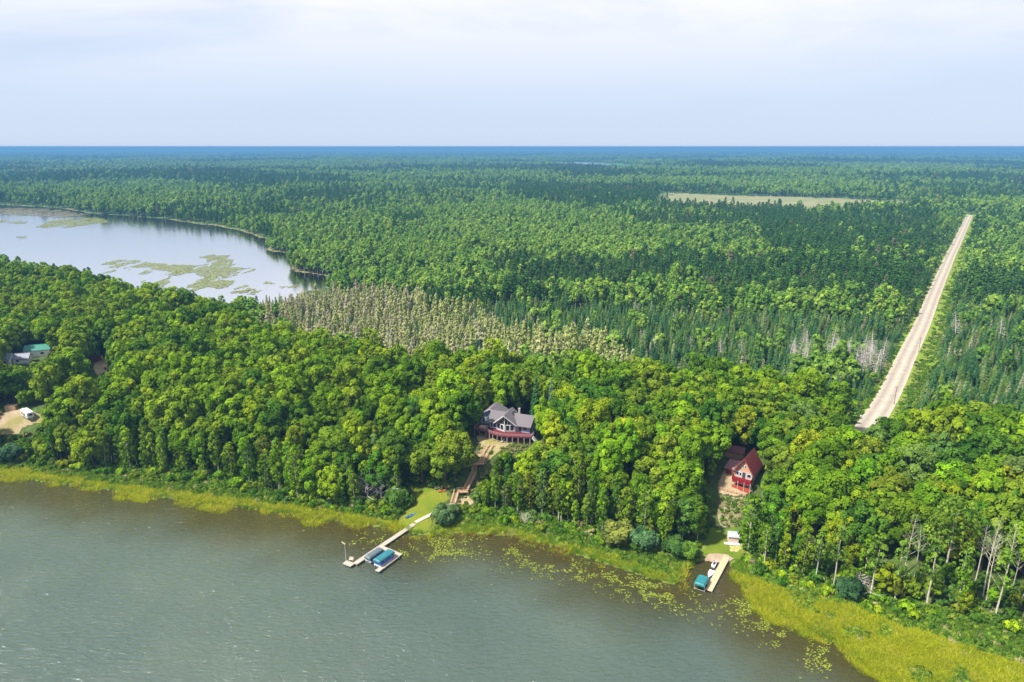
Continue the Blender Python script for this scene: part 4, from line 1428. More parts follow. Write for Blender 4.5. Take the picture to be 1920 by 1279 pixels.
def conifer_parts(seed, H=12.0, R=1.9, n=230, droop=0.35, width=0.8, open_=0.0, start=0.06, tip=0.25, tiers=13):
    rng = np.random.default_rng(seed)
    k = rng.integers(0, tiers, n)
    zt = 1 - np.sqrt((k + rng.random(n) * 0.75) / tiers)
    zt = np.clip(zt, 0, 0.99)
    z = H * (start + (1 - start) * zt)
    ln = (R * (1 - zt) ** 0.85 + tip) * rng.uniform(0.7, 1.1, n)
    a = rng.uniform(0, 2 * math.pi, n)
    out = np.stack([np.cos(a), np.sin(a), np.full(n, -droop) + rng.normal(size=n) * 0.12], 1)
    side = np.stack([-np.sin(a), np.cos(a), np.zeros(n)], 1)
    c = np.stack([np.zeros(n), np.zeros(n), z], 1)
    w = (width * (0.35 + 0.65 * (1 - zt)) * rng.uniform(0.6, 1.2, n))[:, None] * 0.5
    p0, p1, p2 = c + out * (ln * 0.12)[:, None], c + out * (ln * 0.6)[:, None], c + out * ln[:, None]
    lift = np.array((0, 0, 0.12))
    V = np.stack([p0 + lift, p1 - side * w, p2, p1 + side * w], 1).reshape(-1, 3)
    F = np.arange(4 * n).reshape(n, 4)
    T = np.repeat(np.clip(1 + 0.2 * rng.normal(size=n), 0.6, 1.45), 4)
    # leader
    ld = np.array([(-.12, 0, H * 0.93), (.12, 0, H * 0.93), (0.02, 0, H * 1.02), (-0.02, 0, H * 1.02),
                   (0, -.12, H * 0.93), (0, .12, H * 0.93), (0, 0.02, H * 1.02), (0, -0.02, H * 1.02)])
    V = np.concatenate([V, ld])
    F = np.concatenate([F, np.array([[0, 1, 2, 3], [4, 5, 6, 7]]) + 4 * n])
    T = np.concatenate([T, np.ones(8)])
    mb = MB()
    mb.tube([(0, 0, -0.5), (0, 0, H * 0.5), (0, 0, H * 0.97)], [0.016 * H, 0.010 * H, 0.02], 5)
    return V, F, T, mb


def tamarack_parts(seed, H=11.0, R=1.9, lobes=15, n=26, leaf=0.55):
    rng = np.random.default_rng(seed)
    C, rad_ = [], []
    for k in range(lobes):
        t = (k + 0.5) / lobes
        w = R * (1 - t) ** 0.75
        a = k * 2.4 + rng.uniform(0, 1)
        C.append((math.cos(a) * w * 0.5, math.sin(a) * w * 0.5, H * (0.10 + 0.86 * t)))
        rad_.append(max(0.35, w * rng.uniform(0.55, 0.8)))
    V, F, T = lobe_crown(rng, np.array(C), np.array(rad_), np.full(lobes, n), leaf, up=0.2, jit=0.5, mid=np.array((0, 0, H * 0.45)), flatten=1.1, tint_var=0.12)
    mb = MB()
    mb.tube([(0, 0, -0.5), (0, 0, H * 0.5), (0, 0, H * 1.03)], [0.016 * H, 0.010 * H, 0.03], 5)
    return V, F, T, mb


def pine_parts(seed, H=17.0, R=2.9, dens=1.0, leaf=0.7, lobes=15):
    rng = np.random.default_rng(seed)
    C, rad_ = [], []
    for k in range(lobes):
        t = (k + 0.5) / lobes
        z = H * (0.42 + 0.56 * t)
        w = R * (1 - t) ** 0.6 * rng.uniform(0.5, 1.0)
        a = k * 2.4 + rng.uniform(0, 1.2)
        C.append((math.cos(a) * w * 0.75, math.sin(a) * w * 0.75, z))
        rad_.append(R * rng.uniform(0.36, 0.5) * (1.1 - 0.5 * t))
    V, F, T = lobe_crown(rng, np.array(C), np.array(rad_), np.full(lobes, int(26 * dens)), leaf, up=0.5, jit=0.6, mid=np.array((0, 0, H * 0.6)), flatten=0.6)
    return V, F, T, trunk_mb(H * 0.95, 0.012 * H, 3, rng, branchy=0.3)


def shrub_parts(seed, H=2.4, R=1.7, dens=1.0, leaf=0.34, lobes=11):
    rng = np.random.default_rng(seed)
    C, rad_ = [], []
    for k in range(lobes):
        a = k * 2.4
        w = R * math.sqrt((k + 0.5) / lobes) * 0.75
        C.append((math.cos(a) * w, math.sin(a) * w, H * (0.62 - 0.34 * (w / R) ** 2) + rng.normal() * 0.1 * H))
        rad_.append(R * rng.uniform(0.3, 0.48))
    V, F, T = lobe_crown(rng, np.array(C), np.array(rad_), np.full(lobes, int(46 * dens)), leaf, up=0.5, mid=np.array((0, 0, H * 0.2)))
    V[:, 2] = np.maximum(V[:, 2], 0.02)
    return V, F, T, trunk_mb(H * 0.6, 0.05, 4, rng)


def dead_mb(seed, H=15.0, r=0.17, n=26, spread=0.3, start=0.35, fine=2, up=0.8):
    """a bare tree: trunk, limbs that fork and fork again"""
    rng = np.random.default_rng(seed)
    mb = MB()
    lean = rng.normal() * 0.05
    tp = lambda t: np.array((lean * H * t * t, 0.02 * H * math.sin(3 * t), H * t - (0.5 if t == 0 else 0)))
    mb.tube([tp(t) for t in (0, 0.25, 0.5, 0.75, 1.0)], [r * 1.2, r, r * 0.8, r * 0.5, r * 0.12], 6)

    def limb(p, d, ln, rr, lev):
        q1 = p + d * ln * 0.5 + rng.normal(size=3) * ln * 0.05
        q2 = q1 + (d + np.array((0, 0, 0.25 * up))) * ln * 0.5
        mb.tube([p, q1, q2], [rr, rr * 0.7, rr * 0.25], 4 if lev == 0 else 3)
        if lev < fine:
            for _ in range(3 if lev == 0 else 2):
                s = p + (q2 - p) * rng.uniform(0.35, 0.95)
                nd = norm((d + rng.normal(size=3) * 0.55 + np.array((0, 0, 0.15 * up)))[None])[0]
                limb(s, nd, ln * rng.uniform(0.4, 0.62), rr * 0.55, lev + 1)
    for k in range(n):
        t = start + (0.97 - start) * (k + rng.random()) / n
        a = k * 2.4 + rng.normal() * 0.3
        ln = H * spread * (1.15 - t) * rng.uniform(0.7, 1.2) + 0.4
        d = norm(np.array((math.cos(a), math.sin(a), up * rng.uniform(0.5, 1.2)))[None])[0]
        limb(tp(t), d, ln, r * 0.45 * (1.2 - t), 0)
    return mb


PROTO = bpy.data.collections.new('tree_prototypes')       # not linked to the scene: only a store of meshes


def proto_collection(name, meshes):
    c = bpy.data.collections.new(name)
    for i, me in enumerate(meshes):
        o = bpy.data.objects.new('%s_%02d' % (name, i), me)
        c.objects.link(o)
    return c


def forest(name, meshes, X, Y, Z, S, label, kindname, rng, tilt=0.04, sz=None, idx=None):
    """a wood that reads as one mass: copies of tree meshes set on points by geometry nodes"""
    n = len(X)
    if n == 0:
        return None
    me = bpy.data.meshes.new(name)
    me.vertices.add(n)
    me.vertices.foreach_set('co', np.stack([X, Y, Z], 1).astype(np.float32).ravel())
    rot = np.stack([rng.normal(size=n) * tilt, rng.normal(size=n) * tilt, rng.uniform(0, 6.28, n)], 1)
    sc = np.stack([S, S, S * (sz if sz is not None else rng.uniform(0.88, 1.15, n))], 1)
    for nm, tp, key, arr in (('rot', 'FLOAT_VECTOR', 'vector', rot), ('scl', 'FLOAT_VECTOR', 'vector', sc)):
        a = me.attributes.new(nm, tp, 'POINT')
        a.data.foreach_set(key, arr.astype(np.float32).ravel())
    a = me.attributes.new('pick', 'INT', 'POINT')
    a.data.foreach_set('value', (rng.integers(0, len(meshes), n) if idx is None else idx).astype(np.int32))
    o = link(bpy.data.objects.new(name, me))
    tag(o, label, kind='stuff')
    pc = proto_collection(name + '_kinds', meshes)
    ng = bpy.data.node_groups.new(name + '_scatter', 'GeometryNodeTree')
    ng.interface.new_socket('Geometry', in_out='INPUT', socket_type='NodeSocketGeometry')
    ng.interface.new_socket('Geometry', in_out='OUTPUT', socket_type='NodeSocketGeometry')
    N, L = ng.nodes, ng.links
    gi, go = N.new('NodeGroupInput'), N.new('NodeGroupOutput')
    iop = N.new('GeometryNodeInstanceOnPoints')
    ci = N.new('GeometryNodeCollectionInfo')
    ci.inputs['Collection'].default_value = pc
    ci.inputs['Separate Children'].default_value = True
    ci.inputs['Reset Children'].default_value = True

    def att(nm, dt):
        a = N.new('GeometryNodeInputNamedAttribute')
        a.data_type = dt
        a.inputs['Name'].default_value = nm
        return a.outputs['Attribute']
    L.new(gi.outputs[0], iop.inputs['Points'])
    L.new(ci.outputs[0], iop.inputs['Instance'])
    iop.inputs['Pick Instance'].default_value = True
    L.new(att('pick', 'INT'), iop.inputs['Instance Index'])
    L.new(att('rot', 'FLOAT_VECTOR'), iop.inputs['Rotation'])
    L.new(att('scl', 'FLOAT_VECTOR'), iop.inputs['Scale'])
    L.new(iop.outputs['Instances'], go.inputs[0])
    md = o.modifiers.new('scatter', 'NODES')
    md.node_group = ng
    return o


def merged(parts, leaf_m, bark_m, name):
    V, F, T, mb = parts
    return join_mb(mb, V, F, T, [bark_m, leaf_m], name)


# ------------------------------------------------------------------ what must stay in view: nothing grows in front of these (photograph pixels, distance)
KEEP = []


def keep(pxs, dist):
    P = np.array(pxs).mean(0)
    g = ground_at(P[0], P[1])
    KEEP.append((pxs, max(dist, math.hypot(g.x, g.y) + 9)))


keep([(888, 766), (925, 756), (972, 764), (1003, 800), (1008, 817), (985, 828), (962, 832), (945, 834), (905, 850), (898, 828), (886, 805)], 250)     # lake house
keep([(900, 830), (955, 828), (925, 846), (905, 870), (886, 878), (884, 868)], 236)                                            # upper stairs
keep([(853, 930), (872, 898), (886, 880), (896, 880), (884, 925), (890, 940), (852, 948)], 214)                                 # lower stairs
keep([(772, 912), (840, 918), (848, 932), (830, 955), (800, 985), (792, 1003), (745, 985), (755, 965), (780, 950)], 212)            # lawn, walkway
keep([(1362, 834), (1392, 840), (1413, 830), (1424, 850), (1412, 880), (1410, 916), (1392, 928), (1345, 922), (1355, 880), (1358, 850)], 225)  # red cabin
keep([(1345, 915), (1392, 928), (1388, 985), (1390, 1030), (1345, 1050), (1318, 1050), (1320, 1020), (1345, 985)], 203)              # bank and landing
keep([(0, 778), (38, 760), (75, 778), (78, 796), (45, 805), (36, 815), (0, 818)], 275)                                          # camper clearing
keep([(24, 668), (30, 655), (45, 644), (88, 650), (86, 670), (55, 680), (26, 684)], 345)
keep([(166, 668), (195, 664), (200, 680), (202, 696), (180, 705), (172, 690)], 335)
keep([(0, 662), (9, 664), (9, 684), (0, 686)], 335)
keep([(100, 742), (118, 750), (112, 762), (98, 758)], 310)
keep([(12, 756), (33, 756), (33, 769), (12, 769)], 290)

for (px_, py_), top_ in (((1694, 1040), 958), ((1712, 1050), 972), ((1767, 1050), 935), ((1827, 1050), 980), ((1845, 1060), 968), ((1881, 1050), 974), ((1903, 1090), 1006), ((1655, 1010), 946), ((1590, 1010), 972)):
    g_ = ground_at(px_, py_ + 45)
    KEEP.append(([(px_ - 13, top_), (px_ + 13, top_), (px_ + 9, py_), (px_ - 9, py_)], math.hypot(g_.x, g_.y) - 0.5))
g_ = ground_at(703, 936)
KEEP.append(([(672, 890), (738, 890), (734, 926), (678, 926)], math.hypot(g_.x, g_.y) - 0.5))
TREE_BASE = [(-300, 840), (0, 852), (100, 870), (250, 884), (400, 898), (540, 934), (640, 950), (760, 957), (880, 952), (930, 966), (1000, 978), (1100, 1002), (1200, 1022),
             (1300, 1038), (1395, 1050), (1500, 1088), (1600, 1112), (1700, 1138), (1800, 1152), (1920, 1172), (2200, 1200)]
TBX, TBY = np.array([p[0] for p in TREE_BASE]), np.array([p[1] for p in TREE_BASE])
CLEAR = []          # open ground in world coordinates: no tree stands here


def clear_px(pxs, lift=0.0):
    CLEAR.append(gpoly(pxs, lift))


clear_px([(765, 908), (800, 914), (850, 926), (890, 925), (892, 945), (830, 962), (800, 1005), (740, 985), (762, 955), (776, 938)])
clear_px([(885, 812), (905, 795), (1000, 800), (1002, 822), (960, 832), (925, 850), (905, 874), (880, 880)])
clear_px([(1350, 905), (1415, 905), (1412, 925), (1393, 935), (1388, 1000), (1395, 1045), (1315, 1050), (1322, 1010), (1350, 990), (1345, 935)])
clear_px([(-60, 775), (0, 778), (40, 758), (80, 775), (85, 796), (48, 804), (40, 816), (-60, 822)])
clear_px([(172, 668), (196, 664), (206, 682), (204, 698), (180, 708), (172, 690)])
clear_px([(100, 664), (132, 664), (130, 704), (104, 704)])


def visible_ok(x, y, z, ht, rad_, tall=1.0):
    """False for trees whose crown would stand in front of something the photograph shows"""
    ok = np.ones(len(x), bool)
    r = np.hypot(x, y)
    th = np.arctan2(x, y)
    ct, st = np.cos(th), np.sin(th)
    for a, b, c in ((0, 0, 1.0), (0, 0, 0.75), (0, 0, 0.5), (0, 0, 0.25), (-0.9, 0, 0.62), (0.9, 0, 0.62), (-0.65, 0, 0.85), (0.65, 0, 0.85), (-0.6, 0, 0.36), (0.6, 0, 0.36)):
        px, py, _ = project(x + a * rad_ * ct, y - a * rad_ * st, z + c * ht)
        for poly, dist in KEEP:
            ok &= ~(in_poly(px, py, poly) & (r < dist))
    return ok


def open_ground(x, y, grow=0.0):
    m = np.zeros(len(x), bool)
    for p in CLEAR:
        m |= in_poly(x, y, p)
    for fx, fy, fr in FOOT:
        m |= np.hypot(x - fx, y - fy) < fr + grow
    return m


def jgrid(x0, x1, y0, y1, s, rng):
    xs, ys = np.arange(x0, x1, s), np.arange(y0, y1, s * 0.87)
    X, Y = np.meshgrid(xs, ys)
    X = X + (np.arange(len(ys)) % 2)[:, None] * s * 0.5
    X = X + rng.uniform(-0.36, 0.36, X.shape) * s
    Y = Y + rng.uniform(-0.36, 0.36, Y.shape) * s
    return X.ravel(), Y.ravel()


def road_side(x, y):
    """signed offset from the road's middle line (positive = right of it) where the road runs, else large"""
    P = np.array(ROAD2)
    best, sd = np.full(len(x), 1e9), np.full(len(x), 1e9)
    for (x0, y0), (x1, y1) in zip(P[:-1], P[1:]):
        dx, dy = x1 - x0, y1 - y0
        l2 = dx * dx + dy * dy
        t = np.clip(((x - x0) * dx + (y - y0) * dy) / l2, 0, 1)
        d = np.hypot(x - x0 - t * dx, y - y0 - t * dy)
        s = np.sign((x - x0) * dy - (y - y0) * dx) * d
        m = d < best
        best[m], sd[m] = d[m], s[m]
    return -sd, best


def off_road(x, y, left=6.8, right=13.5):
    s, b = road_side(x, y)
    return ~((s > -left) & (s < right) & (b < 40))


def in_frame(x, y, z, m=60):
    px, py, dep = project(x, y, z)
    return (px > -m) & (px < 1920 + m) & (py > -m) & (py < 1279 + m) & (dep > 10)


rng = np.random.default_rng(5)
# ---- candidates of the near wood (in front of the ridge's rear edge)
X, Y = jgrid(-620, 420, 118, 640, 6.3, rng)
Xf, Yf = jgrid(-330, 230, 118, 330, 4.6, rng)            # the front row stands closer
bxf, byf, _ = project(Xf, Yf, height(Xf, Yf))
kf = np.interp(bxf, TBX, TBY) - byf
kf = (kf > 0) & (kf < 30)
X, Y = np.concatenate([X, Xf[kf]]), np.concatenate([Y, Yf[kf]])
d = shore_signed(X, Y)
m = (d > 5) & (d < 420) & (Y < np.interp(X, REAR_X, REAR_Y) + 6)
X, Y, d = X[m], Y[m], d[m]
Z = height(X, Y)
bx, by, _ = project(X, Y, Z)
m = in_frame(X, Y, Z + 8, 140) & (by < np.interp(bx, TBX, TBY)) & off_road(X, Y) & ~open_ground(X, Y, 1.0) & ~in_poly(X, Y, LAKE2)
X, Y, Z, d, bx, by = X[m], Y[m], Z[m], d[m], bx[m], by[m]
edge = np.interp(bx, TBX, TBY) - by                          # pixels behind the front row of trunks
front = edge < 34 + 16 * vnoise(X / 9, Y / 9, 5)
front &= rng.random(len(X)) < 0.92
S = rng.uniform(0.72, 1.22, len(X))
S = np.where(front, rng.uniform(0.55, 0.95, len(X)), S)
ht = np.where(front, 21.5 * S, 18.0 * S)
rd = np.where(front, 3.0 * S, 5.6 * S)
ok = visible_ok(X, Y, Z, ht, rd)
# smaller trees fill where a large one would hide something
S2 = np.where(ok, S, S * 0.5)
ok2 = ok | visible_ok(X, Y, Z, np.where(front, 21.5, 18.0) * S2, np.where(front, 3.0, 5.6) * S2)
front = front & ok
m = ok2
X, Y, Z, d, bx, by, edge, front, S = X[m], Y[m], Z[m], d[m], bx[m], by[m], edge[m], front[m], S2[m]

LOD_BROAD = [merged(broad_parts(100 + k, H=15 + (k % 3) * 1.4, R=4.4 + 0.35 * (k % 4)), LEAF_BROAD, BARK, 'broadleaf_tree_form') for k in range(7)]
OWN_BROAD = []
for k in range(13):
    V, F, T, mb = broad_parts(200 + k, H=13.5 + (k % 4) * 1.4, R=3.6 + 0.42 * ((k * 2) % 5), dens=1.3, leaf=0.52, lobes=24 + 6 * (k % 4), low=0.03 * (k % 3))
    OWN_BROAD.append((np_mesh('crown', V, F, [LEAF_OWN], tint=T), mb.mesh('trunk', BARK)))
OWN_ASPEN = []
for k in range(7):
    V, F, T, mb = aspen_parts(300 + k, H=18 + (k % 3) * 1.5, R=2.5 + 0.25 * (k % 3), base=0.10 + 0.07 * (k % 4), lobes=24)
    OWN_ASPEN.append((np_mesh('crown', V, F, [LEAF_OWN], tint=T), mb.mesh('trunk', BARK_PALE)))


def place_of(px, py):
    """where a near tree stands, in words anyone can find"""
    if px < 230:
        return 'beside the camper clearing at the far left' if py > 690 else 'by the houses at the far left'
    if px < 560:
        return 'in the left-hand wood beyond the camper clearing'
    if px < 880:
        return 'in the wood left of the lake house'
    if px < 1010:
        return 'behind the lake house' if py < 760 else 'on the bank below the lake house'
    if px < 1200:
        return 'in the wood right of the lake house'
    if px < 1370:
        return 'in the wood left of the red cabin'
    if px < 1450:
        return 'behind the red cabin' if py < 840 else 'just right of the red cabin'
    if px < 1640:
        return 'between the red cabin and the gravel road'
    return 'right of the gravel road end'


def colour_pick(rng, yellow=0.3):
    t = rng.random()
    if t < 0.24:
        return 'dark green', DEEP
    if t < 0.50:
        return 'mid green', MID
    if t < 0.70:
        return 'fresh green', LIME
    if t < 0.84:
        return 'olive green', OLIVE
    if t < 0.95:
        return 'yellow-green', YEL
    return 'grey-green', BLUE_G


def put_tree(name, form, loc, s, sz, rz, colour, label, cat, group):
    e = empty(name, loc, rz, label, cat, group)
    e.scale = (s * random.uniform(0.84, 1.16), s * random.uniform(0.84, 1.16), s * sz)
    c = bpy.data.objects.new('crown', form[0])
    c.color = (*colour, 1)
    link(c, e)
    link(bpy.data.objects.new('trunk', form[1]), e)
    return e


def vary(c, rng):
    return tuple(np.clip(np.array(c) * rng.uniform(0.85, 1.18) * (1 + 0.06 * rng.normal(size=3)), 0.002, 0.5))


r = np.hypot(X, Y)
vis = in_frame(X, Y, Z + 8, 10)
bi = np.where(~front & vis)[0]
bi = bi[np.argsort(r[bi] - S[bi] * 20)][:300]
ai = np.where(front & vis)[0]
ai = ai[np.argsort(r[ai])][:290]
own = np.zeros(len(X), bool)
own[bi] = True
own[ai] = True
for i in bi:
    cn, cc = colour_pick(rng)
    px, py, _ = project(X[i], Y[i], Z[i] + 10)
    pl = place_of(float(px), float(py))
    sz = rng.uniform(0.9, 1.15)
    size = 'tall' if S[i] * sz > 1.1 else 'small' if S[i] < 0.62 else 'round'
    row = 'low down' if d[i] < 32 else 'half way up' if d[i] < 58 else 'high up'
    put_tree('broadleaf_tree', OWN_BROAD[rng.integers(0, len(OWN_BROAD))], (X[i], Y[i], Z[i] - 0.2), S[i], sz, rng.uniform(0, 6.28), vary(cc, rng),
             '%s %s broadleaf tree %s %s' % (size, cn, row, pl), 'tree', '%s %s broadleaf trees %s %s' % (size, cn, row, pl))
for i in ai:
    cn, cc = colour_pick(rng)
    px, py, _ = project(X[i], Y[i], Z[i])
    pl = place_of(float(px), 900.0)
    sz = rng.uniform(0.85, 1.15)
    size = 'tall' if S[i] * sz > 0.84 else 'short'
    put_tree('aspen_tree', OWN_ASPEN[rng.integers(0, len(OWN_ASPEN))], (X[i], Y[i], Z[i] - 0.2), S[i], sz, rng.uniform(0, 6.28), vary(np.array(cc) * 0.95, rng),
             '%s slender %s tree at the shore %s' % (size, cn, pl), 'tree', '%s slender %s shore trees %s' % (size, cn, pl))
m = ~own & ~front
forest('broadleaf_forest', LOD_BROAD, X[m], Y[m], Z[m] - 0.3, S[m], 'dense green broadleaf wood along the ridge', 'wood', rng)
m = ~own & front
forest('shore_aspen_forest', [merged(aspen_parts(330 + k), LEAF_ASPEN, BARK_PALE, 'aspen_tree_form') for k in range(3)], X[m], Y[m], Z[m] - 0.2, S[m],
       'slender trees along the shore outside the clearings', 'wood', rng)

# ---- the forest behind the ridge, by kinds of stand as the photograph shows them
TAM = [(478, 562), (540, 545), (600, 534), (700, 538), (780, 556), (870, 578), (940, 605), (1010, 622), (1100, 630), (1160, 642), (1165, 690), (1000, 690), (750, 680), (600, 655), (500, 620)]
SPR = [(930, 612), (880, 575), (960, 560), (1150, 560), (1380, 585), (1700, 588), (1670, 760), (1500, 740), (1160, 700), (1160, 642), (1010, 622)]
SPR2 = [(1745, 600), (1800, 560), (1990, 545), (1990, 800), (1690, 790)]
ASPENS = [[(1370, 552), (1440, 545), (1690, 560), (1700, 592), (1380, 590)], [(690, 462), (800, 440), (900, 452), (930, 500), (880, 520), (700, 515)],
          [(790, 398), (960, 392), (1190, 410), (1190, 470), (1000, 478), (820, 440)], [(500, 420), (680, 392), (760, 430), (560, 470)],
          [(1760, 478), (1990, 470), (1990, 520), (1770, 520)], [(640, 505), (740, 500), (960, 520), (940, 560), (800, 550), (650, 530)],
          [(0, 350), (300, 340), (420, 352), (260, 378), (0, 372)], [(1000, 535), (1330, 530), (1350, 565), (1100, 575)]]
PINES = [[(1000, 498), (1300, 484), (1720, 500), (1700, 556), (1350, 548), (1000, 528)], [(960, 345), (1250, 352), (1280, 380), (1100, 392), (950, 372)],
         [(0, 330), (450, 322), (700, 345), (500, 352), (0, 345)], [(1750, 520), (1990, 520), (1990, 560), (1750, 590)], [(1400, 400), (1760, 400), (1740, 480), (1450, 480)]]


def behind(X, Y):
    m = (Y > np.interp(X, REAR_X, REAR_Y) + 4) & ~in_poly(X, Y, LAKE2) & ~in_poly(X, Y, MEADOW) & ~far_lake(X, Y, 1.5)
    X, Y = X[m], Y[m]
    m = off_road(X, Y)
    X, Y = X[m], Y[m]
    Z = height(X, Y)
    m = in_frame(X, Y, Z + 10, 90)
    return X[m], Y[m], Z[m]


def kinds(X, Y, Z, rng):
    """0 broadleaf/aspen 1 pine 2 spruce 3 tamarack"""
    px, py, _ = project(X, Y, Z + 8)
    k = np.where(0.55 * fbm(X / 330, Y / 240, 131, 4) + 0.45 * fbm(X / 75, Y / 60, 133, 3) + 0.26 * (rng.random(len(X)) - 0.5) > 0.455, 0, 1)
    rr_k = np.hypot(X, Y)
    kf_ = np.where(fbm(X / 620, Y / 520, 137, 4) + 0.16 * (rng.random(len(X)) - 0.5) > 0.46, 0, 1)
    k = np.where(rr_k > 2200, kf_, k)
    for p in PINES:
        k = np.where(in_poly(px, py, p) & (rng.random(len(X)) < 0.86), 1, k)
    for p in ASPENS:
        k = np.where(in_poly(px, py, p) & (rng.random(len(X)) < 0.88), 0, k)
    s = in_poly(px, py, SPR) | in_poly(px, py, SPR2)
    broad_patch = fbm(X / 26, Y / 26, 141, 2) > 0.80
    k = np.where(s, np.where(broad_patch | (rng.random(len(X)) < 0.035), 0, 2), k)
    jx, jy = px + 70 * (fbm(X / 18, Y / 18, 151, 2) - 0.5), py + 30 * (fbm(X / 18, Y / 18, 152, 2) - 0.5)
    t = in_poly(jx, jy, TAM)
    k = np.where(t, np.where(fbm(X / 14, Y / 14, 157, 2) + 0.25 * (rng.random(len(X)) - 0.5) < 0.66, 3, 2), k)
    return k


LAKE_VIEW = [(-60, 386), (0, 388), (190, 405), (330, 417), (430, 432), (476, 446), (498, 470), (540, 494), (556, 511), (634, 526), (605, 538), (540, 545), (490, 552), (420, 556), (360, 556), (310, 543), (170, 508), (0, 458)]
bands = [(250, 720, 3.7), (720, 1250, 6.2), (1250, 2100, 8.6), (2100, 3200, 12.5), (3200, 5000, 20.0), (5000, 8200, 34.0), (8200, 13500, 62.0), (13500, 26000, 118.0)]
ALL = {0: [], 1: [], 2: [], 3: []}
for r0, r1, s in bands:
    xm = r1 * 0.80
    Xb, Yb = jgrid(-xm, xm, r0 * 0.72, r1 + s, s, rng)
    rr = np.hypot(Xb, Yb)
    m = (rr >= r0) & (rr < r1)
    Xb, Yb, Zb = behind(Xb[m], Yb[m])
    kb = kinds(Xb, Yb, Zb, rng)
    if s < 6:       # broad crowns need more room than spires
        cell = (np.floor(Xb / 5.6).astype(int) * 7919 + np.floor(Yb / 5.6).astype(int)) 
        _, first = np.unique(cell, return_index=True)
        one = np.zeros(len(Xb), bool)
        one[first] = True
        kp = (kb >= 2) | one
        Xb, Yb, Zb, kb = Xb[kp], Yb[kp], Zb[kp], kb[kp]
    sc = {3.7: 1.0, 6.2: 1.0, 8.6: 1.25, 12.5: 1.7, 20.0: 2.4, 34.0: 3.6, 62.0: 5.2, 118.0: 9.0}[s]
    Sb = rng.uniform(0.62, 1.15, len(Xb)) * (0.72 + 0.56 * fbm(Xb / 55, Yb / 45, 171, 3))
    Sb = np.where(rng.random(len(Xb)) < 0.05, Sb * 1.35, Sb)
    Sb = np.where(kb == 3, np.maximum(Sb, 0.5) * 1.2, Sb)
    gap = fbm(Xb / 24, Yb / 20, 173, 3) < 0.74
    Xb, Yb, Zb, kb, Sb = Xb[gap], Yb[gap], Zb[gap], kb[gap], Sb[gap]
    tx, ty, _ = project(Xb, Yb, Zb + 13.5 * Sb * sc)
    t2, y2, _ = project(Xb, Yb, Zb + 6.5 * Sb * sc)
    hide = in_poly(tx, ty, LAKE_VIEW) | in_poly(t2, y2, LAKE_VIEW)
    side_, dist_ = road_side(Xb, Yb)
    Sb = np.where((side_ < 0) & (dist_ < 17), Sb * 0.62, Sb)
    Xb, Yb, Zb, kb, Sb = Xb[~hide], Yb[~hide], Zb[~hide], kb[~hide], Sb[~hide]
    for k in range(4):
        mk = kb == k
        ALL[k].append((Xb[mk], Yb[mk], Zb[mk], Sb[mk], np.full(mk.sum(), sc)))
for k in ALL:
    ALL[k] = [np.concatenate([a[j] for a in ALL[k]]) for j in range(5)]

LOW = {
    0: [merged(broad_parts(400 + k, H=13.0, R=3.7, dens=0.42, leaf=0.95, lobes=22), LEAF_ASPEN, BARK_PALE, 'aspen_stand_form') for k in range(5)]
       + [merged(aspen_parts(420 + k, H=15.5, R=2.8, dens=0.5, leaf=0.8, lobes=16, limbs=2), LEAF_ASPEN, BARK_PALE, 'aspen_stand_form') for k in range(2)],
    1: [merged(pine_parts(440 + k, H=15 + k % 3, R=2.9), LEAF_PINE, BARK, 'pine_form') for k in range(5)],
    2: [merged(conifer_parts(460 + k, H=9.0 + 1.3 * (k % 4), R=1.75 + 0.2 * (k % 3), n=380, width=1.25, droop=0.28), LEAF_SPRUCE, BARK, 'spruce_form') for k in range(5)]
       + [merged(tamarack_parts(470 + k, H=8.0 + k, R=1.6, n=24, leaf=0.6), LEAF_SPRUCE, BARK, 'cedar_form') for k in range(3)],
    3: [merged(tamarack_parts(480 + k, H=9.6 + 1.2 * (k % 3), R=1.9 + 0.25 * (k % 3)), LEAF_TAM, BARK_GREY, 'tamarack_form') for k in range(6)],
}
INFO = {0: ('aspen_forest', 'light green leafy stands in the forest behind the ridge'), 1: ('pine_forest', 'dark green pine stands in the forest behind the ridge'),
        2: ('spruce_forest', 'narrow dark spruces massed in the bog behind the ridge'), 3: ('tamarack_forest', 'massed tan tamaracks in the bog behind the ridge')}
OWN_LABEL = {2: ('spruce_tree', 'narrow %s spruce %s'), 3: ('tamarack_tree', '%s feathery tan tamarack %s')}
